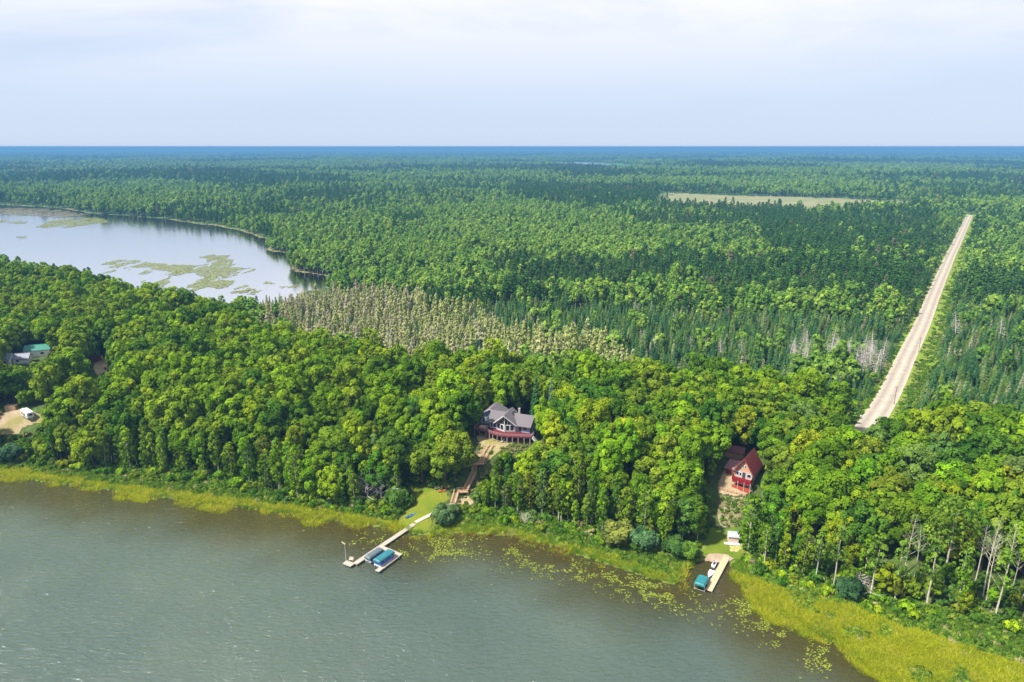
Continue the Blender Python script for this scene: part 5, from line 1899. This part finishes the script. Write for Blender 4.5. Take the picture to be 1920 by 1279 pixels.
for k, (Xb, Yb, Zb, Sb, sc) in ALL.items():
    own = np.zeros(len(Xb), bool)
    if k in (2, 3):
        r = np.hypot(Xb, Yb)
        rear = np.interp(Xb, REAR_X, REAR_Y)
        px, py, _ = project(Xb, Yb, Zb + 9)
        crest = np.interp(px, [p[0] for p in REAR_PX], [p[1] for p in REAR_PX])
        cand = np.where(in_frame(Xb, Yb, Zb + 9, 0) & (py < crest - 4))[0]
        cand = cand[np.argsort(r[cand])][:290]
        own[cand] = True
        cut = np.quantile(r[cand], [0.34, 0.67])
        rows_ = ['in the front rows', 'in the middle rows', 'in the back rows']
        nm, lab = OWN_LABEL[k]
        objs = []
        for me in LOW[k]:
            objs.append(me)
        for i in cand:
            o = bpy.data.objects.new(nm, objs[rng.integers(0, len(objs))])
            o.location = (Xb[i], Yb[i], Zb[i] - 0.2)
            s_ = Sb[i] * sc[i]
            o.scale = (s_, s_, s_ * rng.uniform(0.88, 1.15))
            o.rotation_euler = (rng.normal() * 0.02, rng.normal() * 0.02, rng.uniform(0, 6.28))
            link(o)
            if k == 2:
                pl = ('right of the gravel road' if px[i] > 1660 else 'just left of the gravel road' if px[i] > 1450 else 'behind the ridge wood above the red cabin' if px[i] > 1230
                      else 'among the tamaracks' if px[i] < 1000 else 'right of the tamarack stand')
                tall = 'tall' if s_ > 0.95 else 'short'
                pl = rows_[np.searchsorted(cut, r[i])] + ' ' + pl
                tag(o, lab % (tall, pl), 'tree', '%s spruces %s' % (tall, pl))
            else:
                pl = [w for lim, w in ((560, 'near the shallow lake'), (640, 'at the left end of the stand'), (730, 'left of mid stand'), (820, 'in mid stand'), (900, 'right of mid stand'), (1000, 'above the lake house'), (1080, 'short of the stand\'s right tip'), (9999, 'at the stand\'s right tip')) if px[i] < lim][0]
                pl = rows_[np.searchsorted(cut, r[i])] + ' ' + pl
                tall = 'tall' if s_ > 0.95 else 'short'
                tag(o, lab % (tall, pl), 'tree', tall + ' tamaracks ' + pl)
    m = ~own
    forest(INFO[k][0], LOW[k], Xb[m], Yb[m], Zb[m] - 0.3, Sb[m] * sc[m], INFO[k][1], 'wood', rng, tilt=0.03, sz=np.where(sc[m] > 1.3, 1.4 / sc[m], 1.0) * rng.uniform(0.85, 1.15, m.sum()))

# ------------------------------------------------------------------ named single trees and bare trees
def h_from_top(p, top_px_y):
    """tree height that puts its top at a given photograph row"""
    lo, hi = 1.0, 40.0
    for _ in range(30):
        m = (lo + hi) / 2
        if project(p.x, p.y, p.z + m)[1] > top_px_y:
            lo = m
        else:
            hi = m
    return lo


DEADM = [dead_mb(700 + k, 15, 0.15, 22, 0.21, 0.5, 2, 1.0).mesh('bare_tree', BARK_PALE) for k in range(4)]
HALF = [aspen_parts(720 + k, H=15, R=3.0, dens=0.35, leaf=0.42, base=0.5, limbs=14, lobes=14) for k in range(2)]
bare = [((1590, 1046), 973, 'bare pale tree rising from the shore wood right of the small dock'), ((1655, 1050), 946, 'thin pale tree with sparse leaves left of the bare white trees'),
        ((1694, 1078), 961, 'leftmost of the bare white trees above the right-hand marsh'), ((1712, 1092), 975, 'leaning bare white tree second from the left above the marsh'),
        ((1827, 1098), 982, 'short bare white tree left of the forked one above the marsh'), ((1843, 1118), 970, 'tall bare white tree with forked stem above the marsh'),
        ((1850, 1126), 1000, 'lower bare stem right beside the tall forked white tree'), ((1881, 1104), 976, 'bare white tree right of the forked one above the marsh'),
        ((1896, 1110), 1028, 'small grey bare tree near the right picture edge'), ((1903, 1142), 1008, 'slanting white trunk at the right picture edge')]
for k, ((px, py), top, lab) in enumerate(bare):
    p = ground_at(px, py)
    H_ = h_from_top(p, top)
    o = bpy.data.objects.new('bare_tree', DEADM[k % 4])
    o.location = (p.x, p.y, p.z - 0.3)
    s_ = H_ / 15.0
    o.scale = (s_ * 0.72, s_ * 0.72, s_)
    o.rotation_euler = (0, [0, 0, 0, 0.12, 0, 0, 0.05, 0, 0, 0.2][k], k * 1.3)
    tag(link(o), lab, 'bare tree', 'bare pale trees above the right-hand marsh')
for k, ((px, py), top, lab) in enumerate((((1767, 1100), 935, 'tall pale-stemmed tree with a lime green crown among the bare trees'), ((1748, 1085), 960, 'thin pale-stemmed tree with a green crown left of the lime one'))):
    p = ground_at(px, py)
    V, F, T, mb = aspen_parts(740 + k, H=19, R=4.0, dens=0.9, leaf=0.5, base=0.55, limbs=6, lobes=18)
    put_tree('aspen_tree', (np_mesh('crown', V, F, [LEAF_OWN], tint=T), mb.mesh('trunk', BARK_PALE)), (p.x, p.y, p.z - 0.2), h_from_top(p, top) / 19, 1.0, 0.5, (0.13, 0.21, 0.02), lab, 'tree', None)
SLIM = []
for k in range(3):
    V, F, T, mb = aspen_parts(750 + k, H=17, R=1.9, dens=0.55, leaf=0.42, base=0.50, limbs=5, lobes=15)
    SLIM.append((np_mesh('crown', V, F, [LEAF_OWN], tint=T), mb.mesh('trunk', BARK_PALE)))
for k, ((px, py), top, where) in enumerate((((1432, 1064), 985, 'first right of the small dock'), ((1528, 1096), 992, 'above the grey log'), ((1562, 1104), 985, 'left of the dark shore bush'), ((1632, 1118), 1000, 'right of the dark shore bush'),
                                            ((1676, 1132), 1010, 'below the leftmost bare white tree'), ((1736, 1142), 1015, 'below the lime green crown'), ((1792, 1150), 1020, 'left of the tall forked white tree'), ((1864, 1164), 1030, 'right of the tall forked white tree'))):
    p = ground_at(px, py)
    put_tree('aspen_tree', SLIM[k % 3], (p.x, p.y, p.z - 0.2), h_from_top(p, top) / 17, 1.0, k * 0.9, (0.11, 0.20, 0.02), 'slim pale-trunked tree with a thin leafy top ' + where, 'tree', None)
GREYM = [dead_mb(760 + k, 6, 0.16, 26, 0.62, 0.12, 2, 0.7).mesh('dead_tree', BARK_GREY) for k in range(3)]
for k, ((px, py), H_, w_, lab) in enumerate((((690, 936), 9.5, 1.0, 'left grey leafless tree among the shore bushes by the lawn'), ((716, 936), 9.5, 0.95, 'right grey leafless tree among the shore bushes by the lawn'),
                                             ((1702, 955), 12.5, 0.75, 'grey dead crown standing out of the wood right of the road end'), ((1608, 1104), 5.0, 1.5, 'grey dead brush beside the dark bush on the right shore'),
                                             ((985, 985), 4.5, 0.8, 'grey dead snag at the shore below the lake house wood'), ((1275, 850), 14.0, 0.6, 'grey dead limbs showing in the wood left of the red cabin'),
                                             ((1238, 1015), 7.0, 0.6, 'thin grey snag in front of the shore trees left of the landing'))):
    p = ground_at(px, py)
    o = bpy.data.objects.new('dead_tree', GREYM[k % 3])
    o.location = (p.x, p.y, p.z - 0.2)
    s_ = H_ / 6.0
    o.scale = (s_ * w_, s_ * w_, s_)
    o.rotation_euler = (0, 0, k * 2.1)
    tag(link(o), lab, 'dead tree')
SPIRE = [dead_mb(780 + k, 12, 0.13, 60, 0.13, 0.08, 1, -0.15).mesh('dead_spruce', BARK_GREY) for k in range(3)]
spots = [(1478, 688), (1487, 694), (1495, 690), (1512, 700), (1530, 694), (1548, 702), (1558, 690), (1566, 698), (1578, 704), (1590, 694), (1600, 700), (1612, 704), (1622, 692), (1630, 700), (1640, 706), (1648, 698),
         (1385, 684), (1350, 680), (1290, 676), (1330, 672)]
spots += [(float(a), float(b)) for a, b in zip(rng.uniform(1470, 1655, 22), rng.uniform(672, 704, 22))] + [(1790, 640), (1830, 610), (1868, 655), (1765, 700), (1225, 668), (1205, 660)]
for k, (px, py) in enumerate(spots):
    p = ground_at(px, py)
    o = bpy.data.objects.new('dead_spruce', SPIRE[k % 3])
    o.location = (p.x, p.y, p.z - 0.2)
    s_ = rng.uniform(1.1, 1.6)
    o.scale = (s_ * 1.25, s_ * 1.25, s_)
    o.rotation_euler = (0, 0, k * 1.1)
    pl = 'right of the gravel road' if px > 1700 else 'just left of the gravel road' if px > 1540 else 'in the spruces between the gravel road and the red cabin' if px > 1450 else 'in the spruces right of the tan tamaracks'
    tag(link(o), 'pale grey dead spruce ' + pl, 'dead tree', 'dead spruces ' + pl)
p = ground_at(1716, 850)
o = bpy.data.objects.new('dead_spruce', SPIRE[1])
o.location = (p.x, p.y, p.z - 0.2)
o.scale = (1.5, 1.5, h_from_top(p, 800) / 12)
tag(link(o), 'single grey dead spire right of the road end', 'dead tree')
# garden conifers by the house
for k, ((px, py), top, cc, lab, R_) in enumerate((((1033, 790), 704, (0.10, 0.17, 0.15), 'single blue spruce in the wood behind the lake house', 2.6), ((1005, 792), 690, (0.045, 0.115, 0.03), 'dark green pine spire left of the blue spruce', 3.4),
                                                  ((1640, 842), 800, (0.03, 0.075, 0.02), 'dark fir at the near end of the gravel road', 2.2), ((1672, 862), 812, (0.035, 0.08, 0.025), 'dark fir right of the one at the road end', 2.2))):
    p = ground_at(px, py)
    H_ = h_from_top(p, top)
    V, F, T, mb = conifer_parts(800 + k, H=H_, R=R_, n=620, width=1.0, tiers=17)
    put_tree('spruce_tree', (np_mesh('crown', V, F, [LEAF_OWN], tint=T), mb.mesh('trunk', BARK)), (p.x, p.y, p.z - 0.2), 1.0, 1.0, 0.4, cc, lab, 'tree', None)

# ------------------------------------------------------------------ shrubs along the shore
SHRUB = []
for k in range(6):
    V, F, T, mb = shrub_parts(820 + k, H=2.2 + 0.4 * (k % 3), R=1.5 + 0.25 * (k % 3))
    SHRUB.append(np_mesh('shrub', V, F, [LEAF_OWN], tint=T))
Xs = rng.uniform(-290, 190, 9000)
Ys = np.interp(Xs, SHORE_X, SHORE_Y) + rng.uniform(3, 60, 9000)
Zs = height(Xs, Ys)
ds_ = shore_signed(Xs, Ys)
sx, sy, _ = project(Xs, Ys, Zs)
line = np.interp(sx, TBX, TBY)
below = sy - line
m = (below > -14) & (below < 9 + 8 * vnoise(Xs / 12, Ys / 12, 9) + 10 * (sx > 1400)) & (ds_ > 4.5) & (sx > -20) & (sx < 1940) & (sy < 1300) & ~open_ground(Xs, Ys)
Ss = rng.uniform(0.45, 1.15, len(Xs))
m &= visible_ok(Xs, Ys, Zs, 2.6 * Ss, 1.7 * Ss)
ids = np.where(m)[0]
kept = []
for i in ids:
    if all((Xs[i] - Xs[j]) ** 2 + (Ys[i] - Ys[j]) ** 2 > (1.9 * (Ss[i] + Ss[j]) / 2) ** 2 for j in kept):
        kept.append(i)
kept = kept[:310]


def shore_place(px):
    for lim, s in ((250, 'along the shore below the camper clearing'), (520, 'along the left shore under the trees'), (780, 'along the shore just left of the lawn'), (960, 'along the shore between dock and lake house wood'),
                   (1180, 'along the shore under the wood right of the dock'), (1340, 'along the shore just left of the sand landing'), (1520, 'along the shore just right of the sand landing'), (1720, 'along the edge of the right-hand marsh')):
        if px < lim:
            return s
    return 'at the far right edge of the marsh'


shrub_n = 0
for i in kept[:290]:
    cn, cc = colour_pick(rng)
    o = bpy.data.objects.new('shrub', SHRUB[rng.integers(0, len(SHRUB))])
    o.location = (Xs[i], Ys[i], Zs[i] - 0.1)
    s_ = Ss[i]
    o.scale = (s_ * rng.uniform(0.9, 1.2), s_ * rng.uniform(0.9, 1.2), s_ * rng.uniform(0.8, 1.35))
    o.rotation_euler = (0, 0, rng.uniform(0, 6.28))
    o.color = (*vary(np.array(cc) * 1.05, rng), 1)
    size = 'tall' if s_ > 0.85 else 'small' if s_ < 0.62 else 'medium'
    pl = shore_place(sx[i])
    tag(link(o), '%s %s leafy shrub %s' % (size, cn, pl), 'shrub', '%s %s shrubs %s' % (size, cn, pl))
for (px, py), S_, cc, lab in (((1158, 1022), 2.9, (0.16, 0.19, 0.035), 'large rounded yellow-olive bush on the shore in front of the trees'), ((1207, 1030), 2.6, (0.07, 0.15, 0.055), 'large blue-green bush beside the yellow-olive one'),
                              ((832, 983), 2.3, (0.085, 0.15, 0.05), 'dusty green willow bush beside the walkway'), ((845, 968), 1.7, (0.075, 0.14, 0.04), 'smaller willow bush behind the walkway willow'),
                              ((1592, 1118), 2.2, (0.035, 0.085, 0.03), 'dark green bush in front of the grey brush on the right shore'), ((745, 948), 2.5, (0.08, 0.16, 0.025), 'tall green bush at the left edge of the lawn'),
                              ((697, 948), 1.3, (0.10, 0.16, 0.02), 'olive bush below the grey leafless trees'), ((672, 950), 1.4, (0.06, 0.13, 0.02), 'dark green bush left of the grey leafless trees'),
                              ((22, 868), 2.6, (0.05, 0.11, 0.05), 'grey-green bush at the left picture edge by the shore'), ((1290, 1046), 2.0, (0.10, 0.19, 0.02), 'bright bush just left of the sand landing'),
                              ((1265, 1040), 2.2, (0.07, 0.15, 0.03), 'green bush second left of the sand landing')):
    p = ground_at(px, py)
    V, F, T, mb = shrub_parts(int(px), H=2.7, R=1.6, dens=2.6, leaf=0.24, lobes=18)
    o = bpy.data.objects.new('shrub', np_mesh('shrub', V, F, [LEAF_OWN], tint=T))
    o.location = (p.x, p.y, p.z - 0.1)
    o.scale = (S_, S_, S_ * 1.05)
    o.color = (*cc, 1)
    tag(link(o), lab, 'shrub')

# ------------------------------------------------------------------ reeds, sedge, herbs, lily pads: uncountable
def blade_clump(seed, n, h, spread, w, mat, lean=0.3):
    g = np.random.default_rng(seed)
    a = g.uniform(0, 6.28, n)
    b = np.stack([np.cos(a) * spread * np.sqrt(g.random(n)), np.sin(a) * spread * np.sqrt(g.random(n)), np.full(n, -0.25)], 1)
    hh = h * g.uniform(0.6, 1.15, n)
    d = np.stack([g.normal(size=n) * lean, g.normal(size=n) * lean, np.ones(n)], 1)
    t = b + d * hh[:, None]
    f = g.uniform(0, 3.14, n)
    s = np.stack([np.cos(f), np.sin(f), np.zeros(n)], 1) * w
    V = np.stack([b - s, b + s, t + s * 0.3, t - s * 0.3], 1).reshape(-1, 3)
    return np_mesh('clump', V, np.arange(4 * n).reshape(n, 4), [mat], tint=np.repeat(np.clip(1 + 0.22 * g.normal(size=n), 0.6, 1.45), 4))


def herb_clump(seed, mat, R=0.7, H=0.6):
    V, F, T, mb = shrub_parts(seed, H=H, R=R, dens=0.45, leaf=0.26, lobes=7)
    return np_mesh('clump', V, F, [mat], tint=T)


REED_Y = leaf_mat('yellow_reed', [(0.0, (0.17, 0.30, 0.014)), (0.35, (0.34, 0.41, 0.014)), (0.75, (0.48, 0.48, 0.02)), (1.0, (0.58, 0.48, 0.10))], patch=(0.38, 0.42, 0.014), patch_scale=0.12, transl=0.45)
REED_G = leaf_mat('green_sedge', [(0.0, (0.12, 0.24, 0.015)), (0.6, (0.18, 0.31, 0.018)), (1.0, (0.28, 0.34, 0.05))], transl=0.4)
REED_B = leaf_mat('brown_reed', [(0.0, (0.10, 0.065, 0.015)), (0.6, (0.15, 0.10, 0.02)), (1.0, (0.22, 0.17, 0.03))], transl=0.2)
HERB = leaf_mat('shore_herbs', [(0.0, (0.055, 0.12, 0.014)), (0.6, (0.085, 0.165, 0.016)), (0.9, (0.13, 0.19, 0.02)), (1.0, (0.3, 0.25, 0.14))], transl=0.25)
STRAW = leaf_mat('dry_stems', [(0.0, (0.30, 0.24, 0.14)), (1.0, (0.40, 0.33, 0.21))], transl=0.2)
n0 = 60000
Xr = np.concatenate([rng.uniform(-300, 150, n0), rng.uniform(60, 190, n0)])
Yr = np.interp(Xr, SHORE_X, SHORE_Y) + np.concatenate([rng.uniform(-8, 30, n0), rng.uniform(-10, 62, n0)])
dr_ = shore_signed(Xr, Yr)
Zr = np.maximum(height(Xr, Yr), -0.25)
rx, ry, _ = project(Xr, Yr, Zr)
lim = np.interp(rx, TBX, TBY)
ok = (rx > -30) & (rx < 1950) & (ry < 1330) & (ry > lim - 6) & (rng.random(len(Xr)) < 0.9)
lawn_px = [(775, 930), (830, 915), (852, 935), (845, 960), (805, 1002), (752, 985), (752, 962)]
land_px = [(1318, 1000), (1392, 990), (1400, 1045), (1376, 1056), (1360, 1080), (1330, 1112), (1298, 1110), (1285, 1085), (1310, 1052), (1316, 1030)]
ok &= ~in_poly(rx, ry, lawn_px) & ~in_poly(rx, ry, land_px) & ~((ry < 986) & in_poly(rx, ry, [(760, 900), (900, 900), (900, 950), (820, 965), (780, 985)]))
Xr, Yr, Zr, dr_, rx, ry = Xr[ok], Yr[ok], Zr[ok], dr_[ok], rx[ok], ry[ok]
u = rng.random(len(Xr))
patchn = fbm(Xr / 7, Yr / 7, 401, 3)
right = rx > 1372
big = fbm(Xr / 16, Yr / 16, 403, 3)
wide = np.where(right, 99.0, 4.0 + 6 * (big - 0.5))
YLX, YLY = [1370, 1450, 1550, 1650, 1750, 1850, 1960], [1078, 1094, 1126, 1164, 1200, 1234, 1268]
yl_ok = ~right | (ry > np.interp(rx, YLX, YLY) + 34 * (big - 0.5))
yel = (dr_ > -2.6 - 5.5 * (patchn - 0.5) * 2) & (dr_ < wide) & (right | ((rx < 760) & (u < 0.75)) | ((rx < 1290) & (u < 0.30)))
yel |= right & (dr_ < 0) & (dr_ > -9) & (patchn > 0.56) & (u < 0.7)
yel &= ((dr_ > 0.8) & ((patchn > 0.36) | (u < 0.3))) | (patchn + 0.10 * rng.normal(size=len(Xr)) > 0.50)
yel &= yl_ok
brn = (~yel) & (dr_ < 0.8) & (dr_ > -5.0) & ~right & (((rx > 560) & (rx < 770)) | ((rx > 880) & (rx < 1290))) & (patchn + 0.12 * (u - 0.5) > 0.46)
grn = (~yel) & (~brn) & (dr_ > 0.2) & (u < np.where((dr_ < 11) | right, 0.82, 0.35))
hrb = (~yel) & (~brn) & (~grn) & (dr_ > 4)
straw = grn & (fbm(Xr / 5, Yr / 5, 411, 2) > 0.79)
grn &= ~straw
for nm, mk, protos, lab, smin, smax in (
        ('yellow_reeds', yel, [blade_clump(500 + k, 26, 1.15, 0.55, 0.055, REED_Y, 0.6) for k in range(4)], 'yellow-green reeds and marsh grass along the water edge', 0.6, 1.25),
        ('brown_reeds', brn, [blade_clump(510 + k, 16, 0.8, 0.6, 0.05, REED_B, 0.5) for k in range(3)], 'brown dying reeds standing in the shallows', 0.5, 1.2),
        ('green_sedge', grn, [blade_clump(520 + k, 26, 1.0, 0.55, 0.055, REED_G, 0.4) for k in range(4)], 'green sedge and tall grass on the shore', 0.5, 1.3),
        ('dry_stems', straw, [blade_clump(530 + k, 16, 0.9, 0.6, 0.03, STRAW, 0.6) for k in range(3)], 'patches of straw coloured dry stems on the shore', 0.5, 1.2),
        ('shore_undergrowth', hrb, [herb_clump(540 + k, HERB) for k in range(5)], 'leafy undergrowth between the reeds and the trees', 0.7, 1.7)):
    forest(nm, protos, Xr[mk], Yr[mk], Zr[mk], rng.uniform(smin, smax, mk.sum()), lab, 'plants', rng, tilt=0.08)
# undergrowth on the dry bank, lawns' rims, and verge
Xv, Yv = [], []
for poly, n in ((gpoly([(1346, 930), (1393, 936), (1389, 985), (1352, 988)]), 500), (gpoly([(893, 830), (925, 846), (905, 880), (884, 876)]), 160), (gpoly([(845, 940), (900, 905), (915, 945), (880, 965), (850, 960)]), 150), (gpoly([(935, 842), (1004, 820), (1000, 850), (950, 866)]), 260)):
    P = np.array(poly)
    x_, y_ = rng.uniform(P[:, 0].min(), P[:, 0].max(), n * 3), rng.uniform(P[:, 1].min(), P[:, 1].max(), n * 3)
    k_ = in_poly(x_, y_, poly)
    Xv.append(x_[k_][:n]); Yv.append(y_[k_][:n])
Xv, Yv = np.concatenate(Xv), np.concatenate(Yv)
half = rng.random(len(Xv)) < 0.85
forest('bank_brush', [blade_clump(560 + k, 20, 0.7, 0.6, 0.035, STRAW, 0.7) for k in range(3)] + [herb_clump(570, HERB)], Xv, Yv, height(Xv, Yv) + 0.1, rng.uniform(0.4, 1.1, len(Xv)), 'dry brush and weeds on the cleared banks', 'plants', rng,
       idx=np.where(half, rng.integers(0, 3, len(Xv)), 3))

Xu, Yu = rng.uniform(-300, 215, 30000), rng.uniform(120, 300, 30000)
du = shore_signed(Xu, Yu)
k_ = (du > 5) & (du < 70)
Xu, Yu = Xu[k_], Yu[k_]
Zu = height(Xu, Yu)
ux, uy, _ = project(Xu, Yu, Zu)
eu = np.interp(ux, TBX, TBY) - uy
k_ = (eu > -4) & (eu < 75) & ~open_ground(Xu, Yu) & (ux > -30) & (ux < 1950)
k_ &= visible_ok(Xu, Yu, Zu, np.full(len(Xu), 1.8), np.full(len(Xu), 1.4))
forest('wood_undergrowth', [herb_clump(590 + k, HERB, 0.8, 1.0) for k in range(4)], Xu[k_][:5200], Yu[k_][:5200], Zu[k_][:5200] - 0.1, rng.uniform(0.8, 2.0, k_[k_].sum())[:5200], 'leafy undergrowth on the floor of the shore wood', 'plants', rng)
P0 = np.array(ROAD2)
tt = rng.random(2600) ** 0.7 * (len(P0) - 1.01)
ia = tt.astype(int)
fr_ = (tt - ia)[:, None]
C0 = P0[ia] * (1 - fr_) + P0[ia + 1] * fr_
D0 = norm(P0[ia + 1] - P0[ia])
off = np.where(rng.random(2600) < 0.8, 5.2 + 8.6 * rng.random(2600) ** 0.6, -(5.2 + 1.6 * rng.random(2600)))
C0 = C0 + np.stack([-D0[:, 1], D0[:, 0]], 1) * off[:, None]
forest('verge_weeds', [herb_clump(600 + k, HERB, 0.9, 0.7) for k in range(3)] + [blade_clump(605, 30, 0.8, 0.9, 0.06, REED_G, 0.6)], C0[:, 0], C0[:, 1], height(C0[:, 0], C0[:, 1]) + 0.3, rng.uniform(0.5, 1.6, 2600), 'weeds and tufts along the gravel road', 'plants', rng)

# lily pads and floating weed on the near lake
LILY = leaf_mat('lily_pads', None, transl=0.1)
pad_sets = [((735, 1012), 40, 10, 160), ((700, 1002), 30, 8, 90), ((830, 1015), 60, 14, 420), ((770, 1038), 18, 5, 120), ((800, 1040), 50, 12, 260), ((850, 1040), 40, 9, 200), ((965, 1035), 30, 10, 200), ((1020, 1060), 60, 16, 360), ((1080, 1075), 50, 14, 260),
            ((1200, 1100), 60, 22, 500), ((1250, 1115), 50, 22, 420), ((1400, 1140), 40, 16, 300), ((1440, 1165), 50, 16, 300), ((1480, 1195), 40, 20, 260), ((1545, 1235), 40, 24, 260), ((1330, 1150), 60, 16, 120), ((675, 1022), 20, 6, 60),
            ((1150, 1085), 60, 14, 300)]
PX, PY = [], []
for (a, b), w_, h_, n in pad_sets:
    for _ in range(int(n * 1.7)):
        q_ = flat(a + rng.normal() * w_ * 0.62, b + rng.normal() * h_ * 0.62, 0.0)
        PX.append(q_[0]); PY.append(q_[1])
PX, PY = np.array(PX), np.array(PY)
k_ = (shore_signed(PX, PY) < -0.5) & (fbm(PX / 2.2, PY / 2.2, 421, 2) + 0.25 * (rng.random(len(PX)) - 0.5) > 0.52)
PX, PY = PX[k_], PY[k_]
t = np.linspace(0, 2 * math.pi, 8)[:-1]
rr_ = rng.uniform(0.08, 0.26, len(PX))
V = np.stack([PX[:, None] + np.cos(t) * rr_[:, None] * rng.uniform(0.8, 1.2, (len(PX), 7)), PY[:, None] + np.sin(t) * rr_[:, None] * rng.uniform(0.8, 1.2, (len(PX), 7)),
              np.full((len(PX), 7), 0.03) + rng.uniform(0, 0.05, (len(PX), 7))], 2).reshape(-1, 3)
o = link(bpy.data.objects.new('lily_pads', np_mesh('lily_pads', V, np.arange(7 * len(PX)).reshape(-1, 7), [LILY], tint=np.repeat(rng.uniform(0.6, 1.4, len(PX)), 7))))
o.color = (0.15, 0.185, 0.025, 1)
tag(o, 'yellow-green lily pads floating off the shore', kind='stuff')
WEED = leaf_mat('lake_weed', [(0.0, (0.14, 0.13, 0.05)), (1.0, (0.2, 0.18, 0.08))], transl=0.2)
# thin stems standing out of the open water
Xw, Yw = rng.uniform(-170, 110, 9000), rng.uniform(118, 215, 9000)
dw = shore_signed(Xw, Yw)
k_ = (dw < -6) & (dw > -75) & (fbm(Xw / 16, Yw / 9, 431, 3) > 0.57)
Xw, Yw = Xw[k_], Yw[k_]
forest('lake_stems', [blade_clump(580 + k, 9, 0.5, 1.1, 0.016, WEED, 0.5) for k in range(3)], Xw, Yw, np.zeros(len(Xw)), rng.uniform(0.6, 1.3, len(Xw)), 'sparse pale weed stems standing out of the open lake', 'plants', rng)

# floating weed mats on the pale lake
mats_px = [[(200, 492), (225, 486), (262, 490), (330, 497), (372, 499), (384, 492), (380, 481), (400, 477), (425, 480), (436, 490), (440, 500), (478, 507), (455, 514), (420, 522), (395, 520), (330, 508), (280, 503), (215, 500)],
           [(60, 425), (110, 412), (185, 408), (200, 418), (120, 428)], [(-60, 388), (90, 392), (170, 402), (120, 408), (0, 402), (-60, 398)], [(180, 500), (330, 505), (430, 525), (480, 545), (400, 556), (300, 540), (200, 510)],
           [(0, 412), (50, 415), (45, 420), (0, 418)], [(20, 445), (50, 443), (40, 450)], [(495, 527), (520, 527), (515, 532), (497, 532)], [(440, 545), (560, 535), (540, 548), (460, 552)]]
dens_ = [0.34, 0.38, 0.36, 0.56, 0.42, 0.42, 0.35, 0.58]
VV, FF, CC, base_i = [], [], [], 0
for pk, (mp, th) in enumerate(zip(mats_px, dens_)):
    W = [flat(a, b, LAKE2_Z) for a, b in mp]
    P = np.array(W)
    st = 1.6 if P[:, 1].mean() < 750 else 3.2
    gx, gy = np.meshgrid(np.arange(P[:, 0].min(), P[:, 0].max(), st), np.arange(P[:, 1].min(), P[:, 1].max(), st * 1.6))
    edge_n = fbm(gx / 11, gy / 26, 441 + pk, 4)
    ins = in_poly(gx + 14 * (edge_n - 0.5), gy + 20 * (edge_n - 0.5), W) & (fbm(gx / 9, gy / 30, 451 + pk, 4) > th)
    cx_, cy_ = gx[ins], gy[ins]
    n = len(cx_)
    j = lambda: rng.uniform(0.55, 1.05, n) * st * 0.5
    q_ = np.stack([np.stack([cx_ - j(), cy_ - j() * 1.6], 1), np.stack([cx_ + j(), cy_ - j() * 1.6], 1), np.stack([cx_ + j(), cy_ + j() * 1.6], 1), np.stack([cx_ - j(), cy_ + j() * 1.6], 1)], 1).reshape(-1, 2)
    VV.append(np.concatenate([q_, np.repeat(LAKE2_Z + rng.uniform(0.05, 0.35, n), 4)[:, None]], 1))
    FF.append(np.arange(4 * n).reshape(n, 4) + base_i)
    base_i += 4 * n
    brown = np.array((0.14, 0.125, 0.075)) if pk == 2 else np.array((0.145, 0.165, 0.045))
    CC.append(np.repeat(brown[None] * rng.uniform(0.65, 1.3, (n, 1)), 4, 0))
o = link(bpy.data.objects.new('floating_weed', np_mesh('floating_weed', np.concatenate(VV), np.concatenate(FF), [paint_mat('weed', 0.95, 0.3, 0.3)], color=np.concatenate(CC))))
tag(o, 'olive mats of floating weed on the pale lake', kind='stuff')

# driftwood along the marsh
for k, (a, b, r_) in enumerate((((1414, 1072), (1468, 1094), 0.22), ((1556, 1112), (1602, 1132), 0.25), ((1756, 1206), (1786, 1222), 0.22), ((1798, 1226), (1832, 1240), 0.25), ((1880, 1256), (1912, 1270), 0.25))):
    p, q_ = ground_at(*a), ground_at(*b)
    mb = MB().tube([p + Vector((0, 0, 0.35)), p.lerp(q_, 0.5) + Vector((0, 0.3, 0.45)), q_ + Vector((0, 0, 0.35))], [r_, r_ * 0.9, r_ * 0.6], 7)
    mb.bar(p.lerp(q_, 0.3) + Vector((0, 0, 0.4)), p.lerp(q_, 0.3) + Vector((0.3, 0.8, 1.0)), 0.08)
    o = mb.build('driftwood_log', BARK_PALE)
    tag(o, ['grey log in the grass just right of the small dock', 'grey log in front of the dark bush on the right shore', 'short pale log at the edge of the yellow marsh', 'pale log right of the short one in the marsh', 'grey log in the bottom right corner'][k], 'log')

# ------------------------------------------------------------------ haze
hm, N, L, out = new_mat('haze_air')
pv = N.new('ShaderNodeVolumePrincipled')
pv.inputs['Color'].default_value = (0.12, 0.31, 0.57, 1)
pv.inputs['Density'].default_value = 0.00016
pv.inputs['Anisotropy'].default_value = 0.0
L.new(pv.outputs['Volume'], out.inputs['Volume'])
hb = MB().box(-41000, 41000, -500, 41500, -190.0, 116.5)
haze = hb.build('haze', hm)
tag(haze, 'thin blue summer haze over the far forest', kind='stuff')
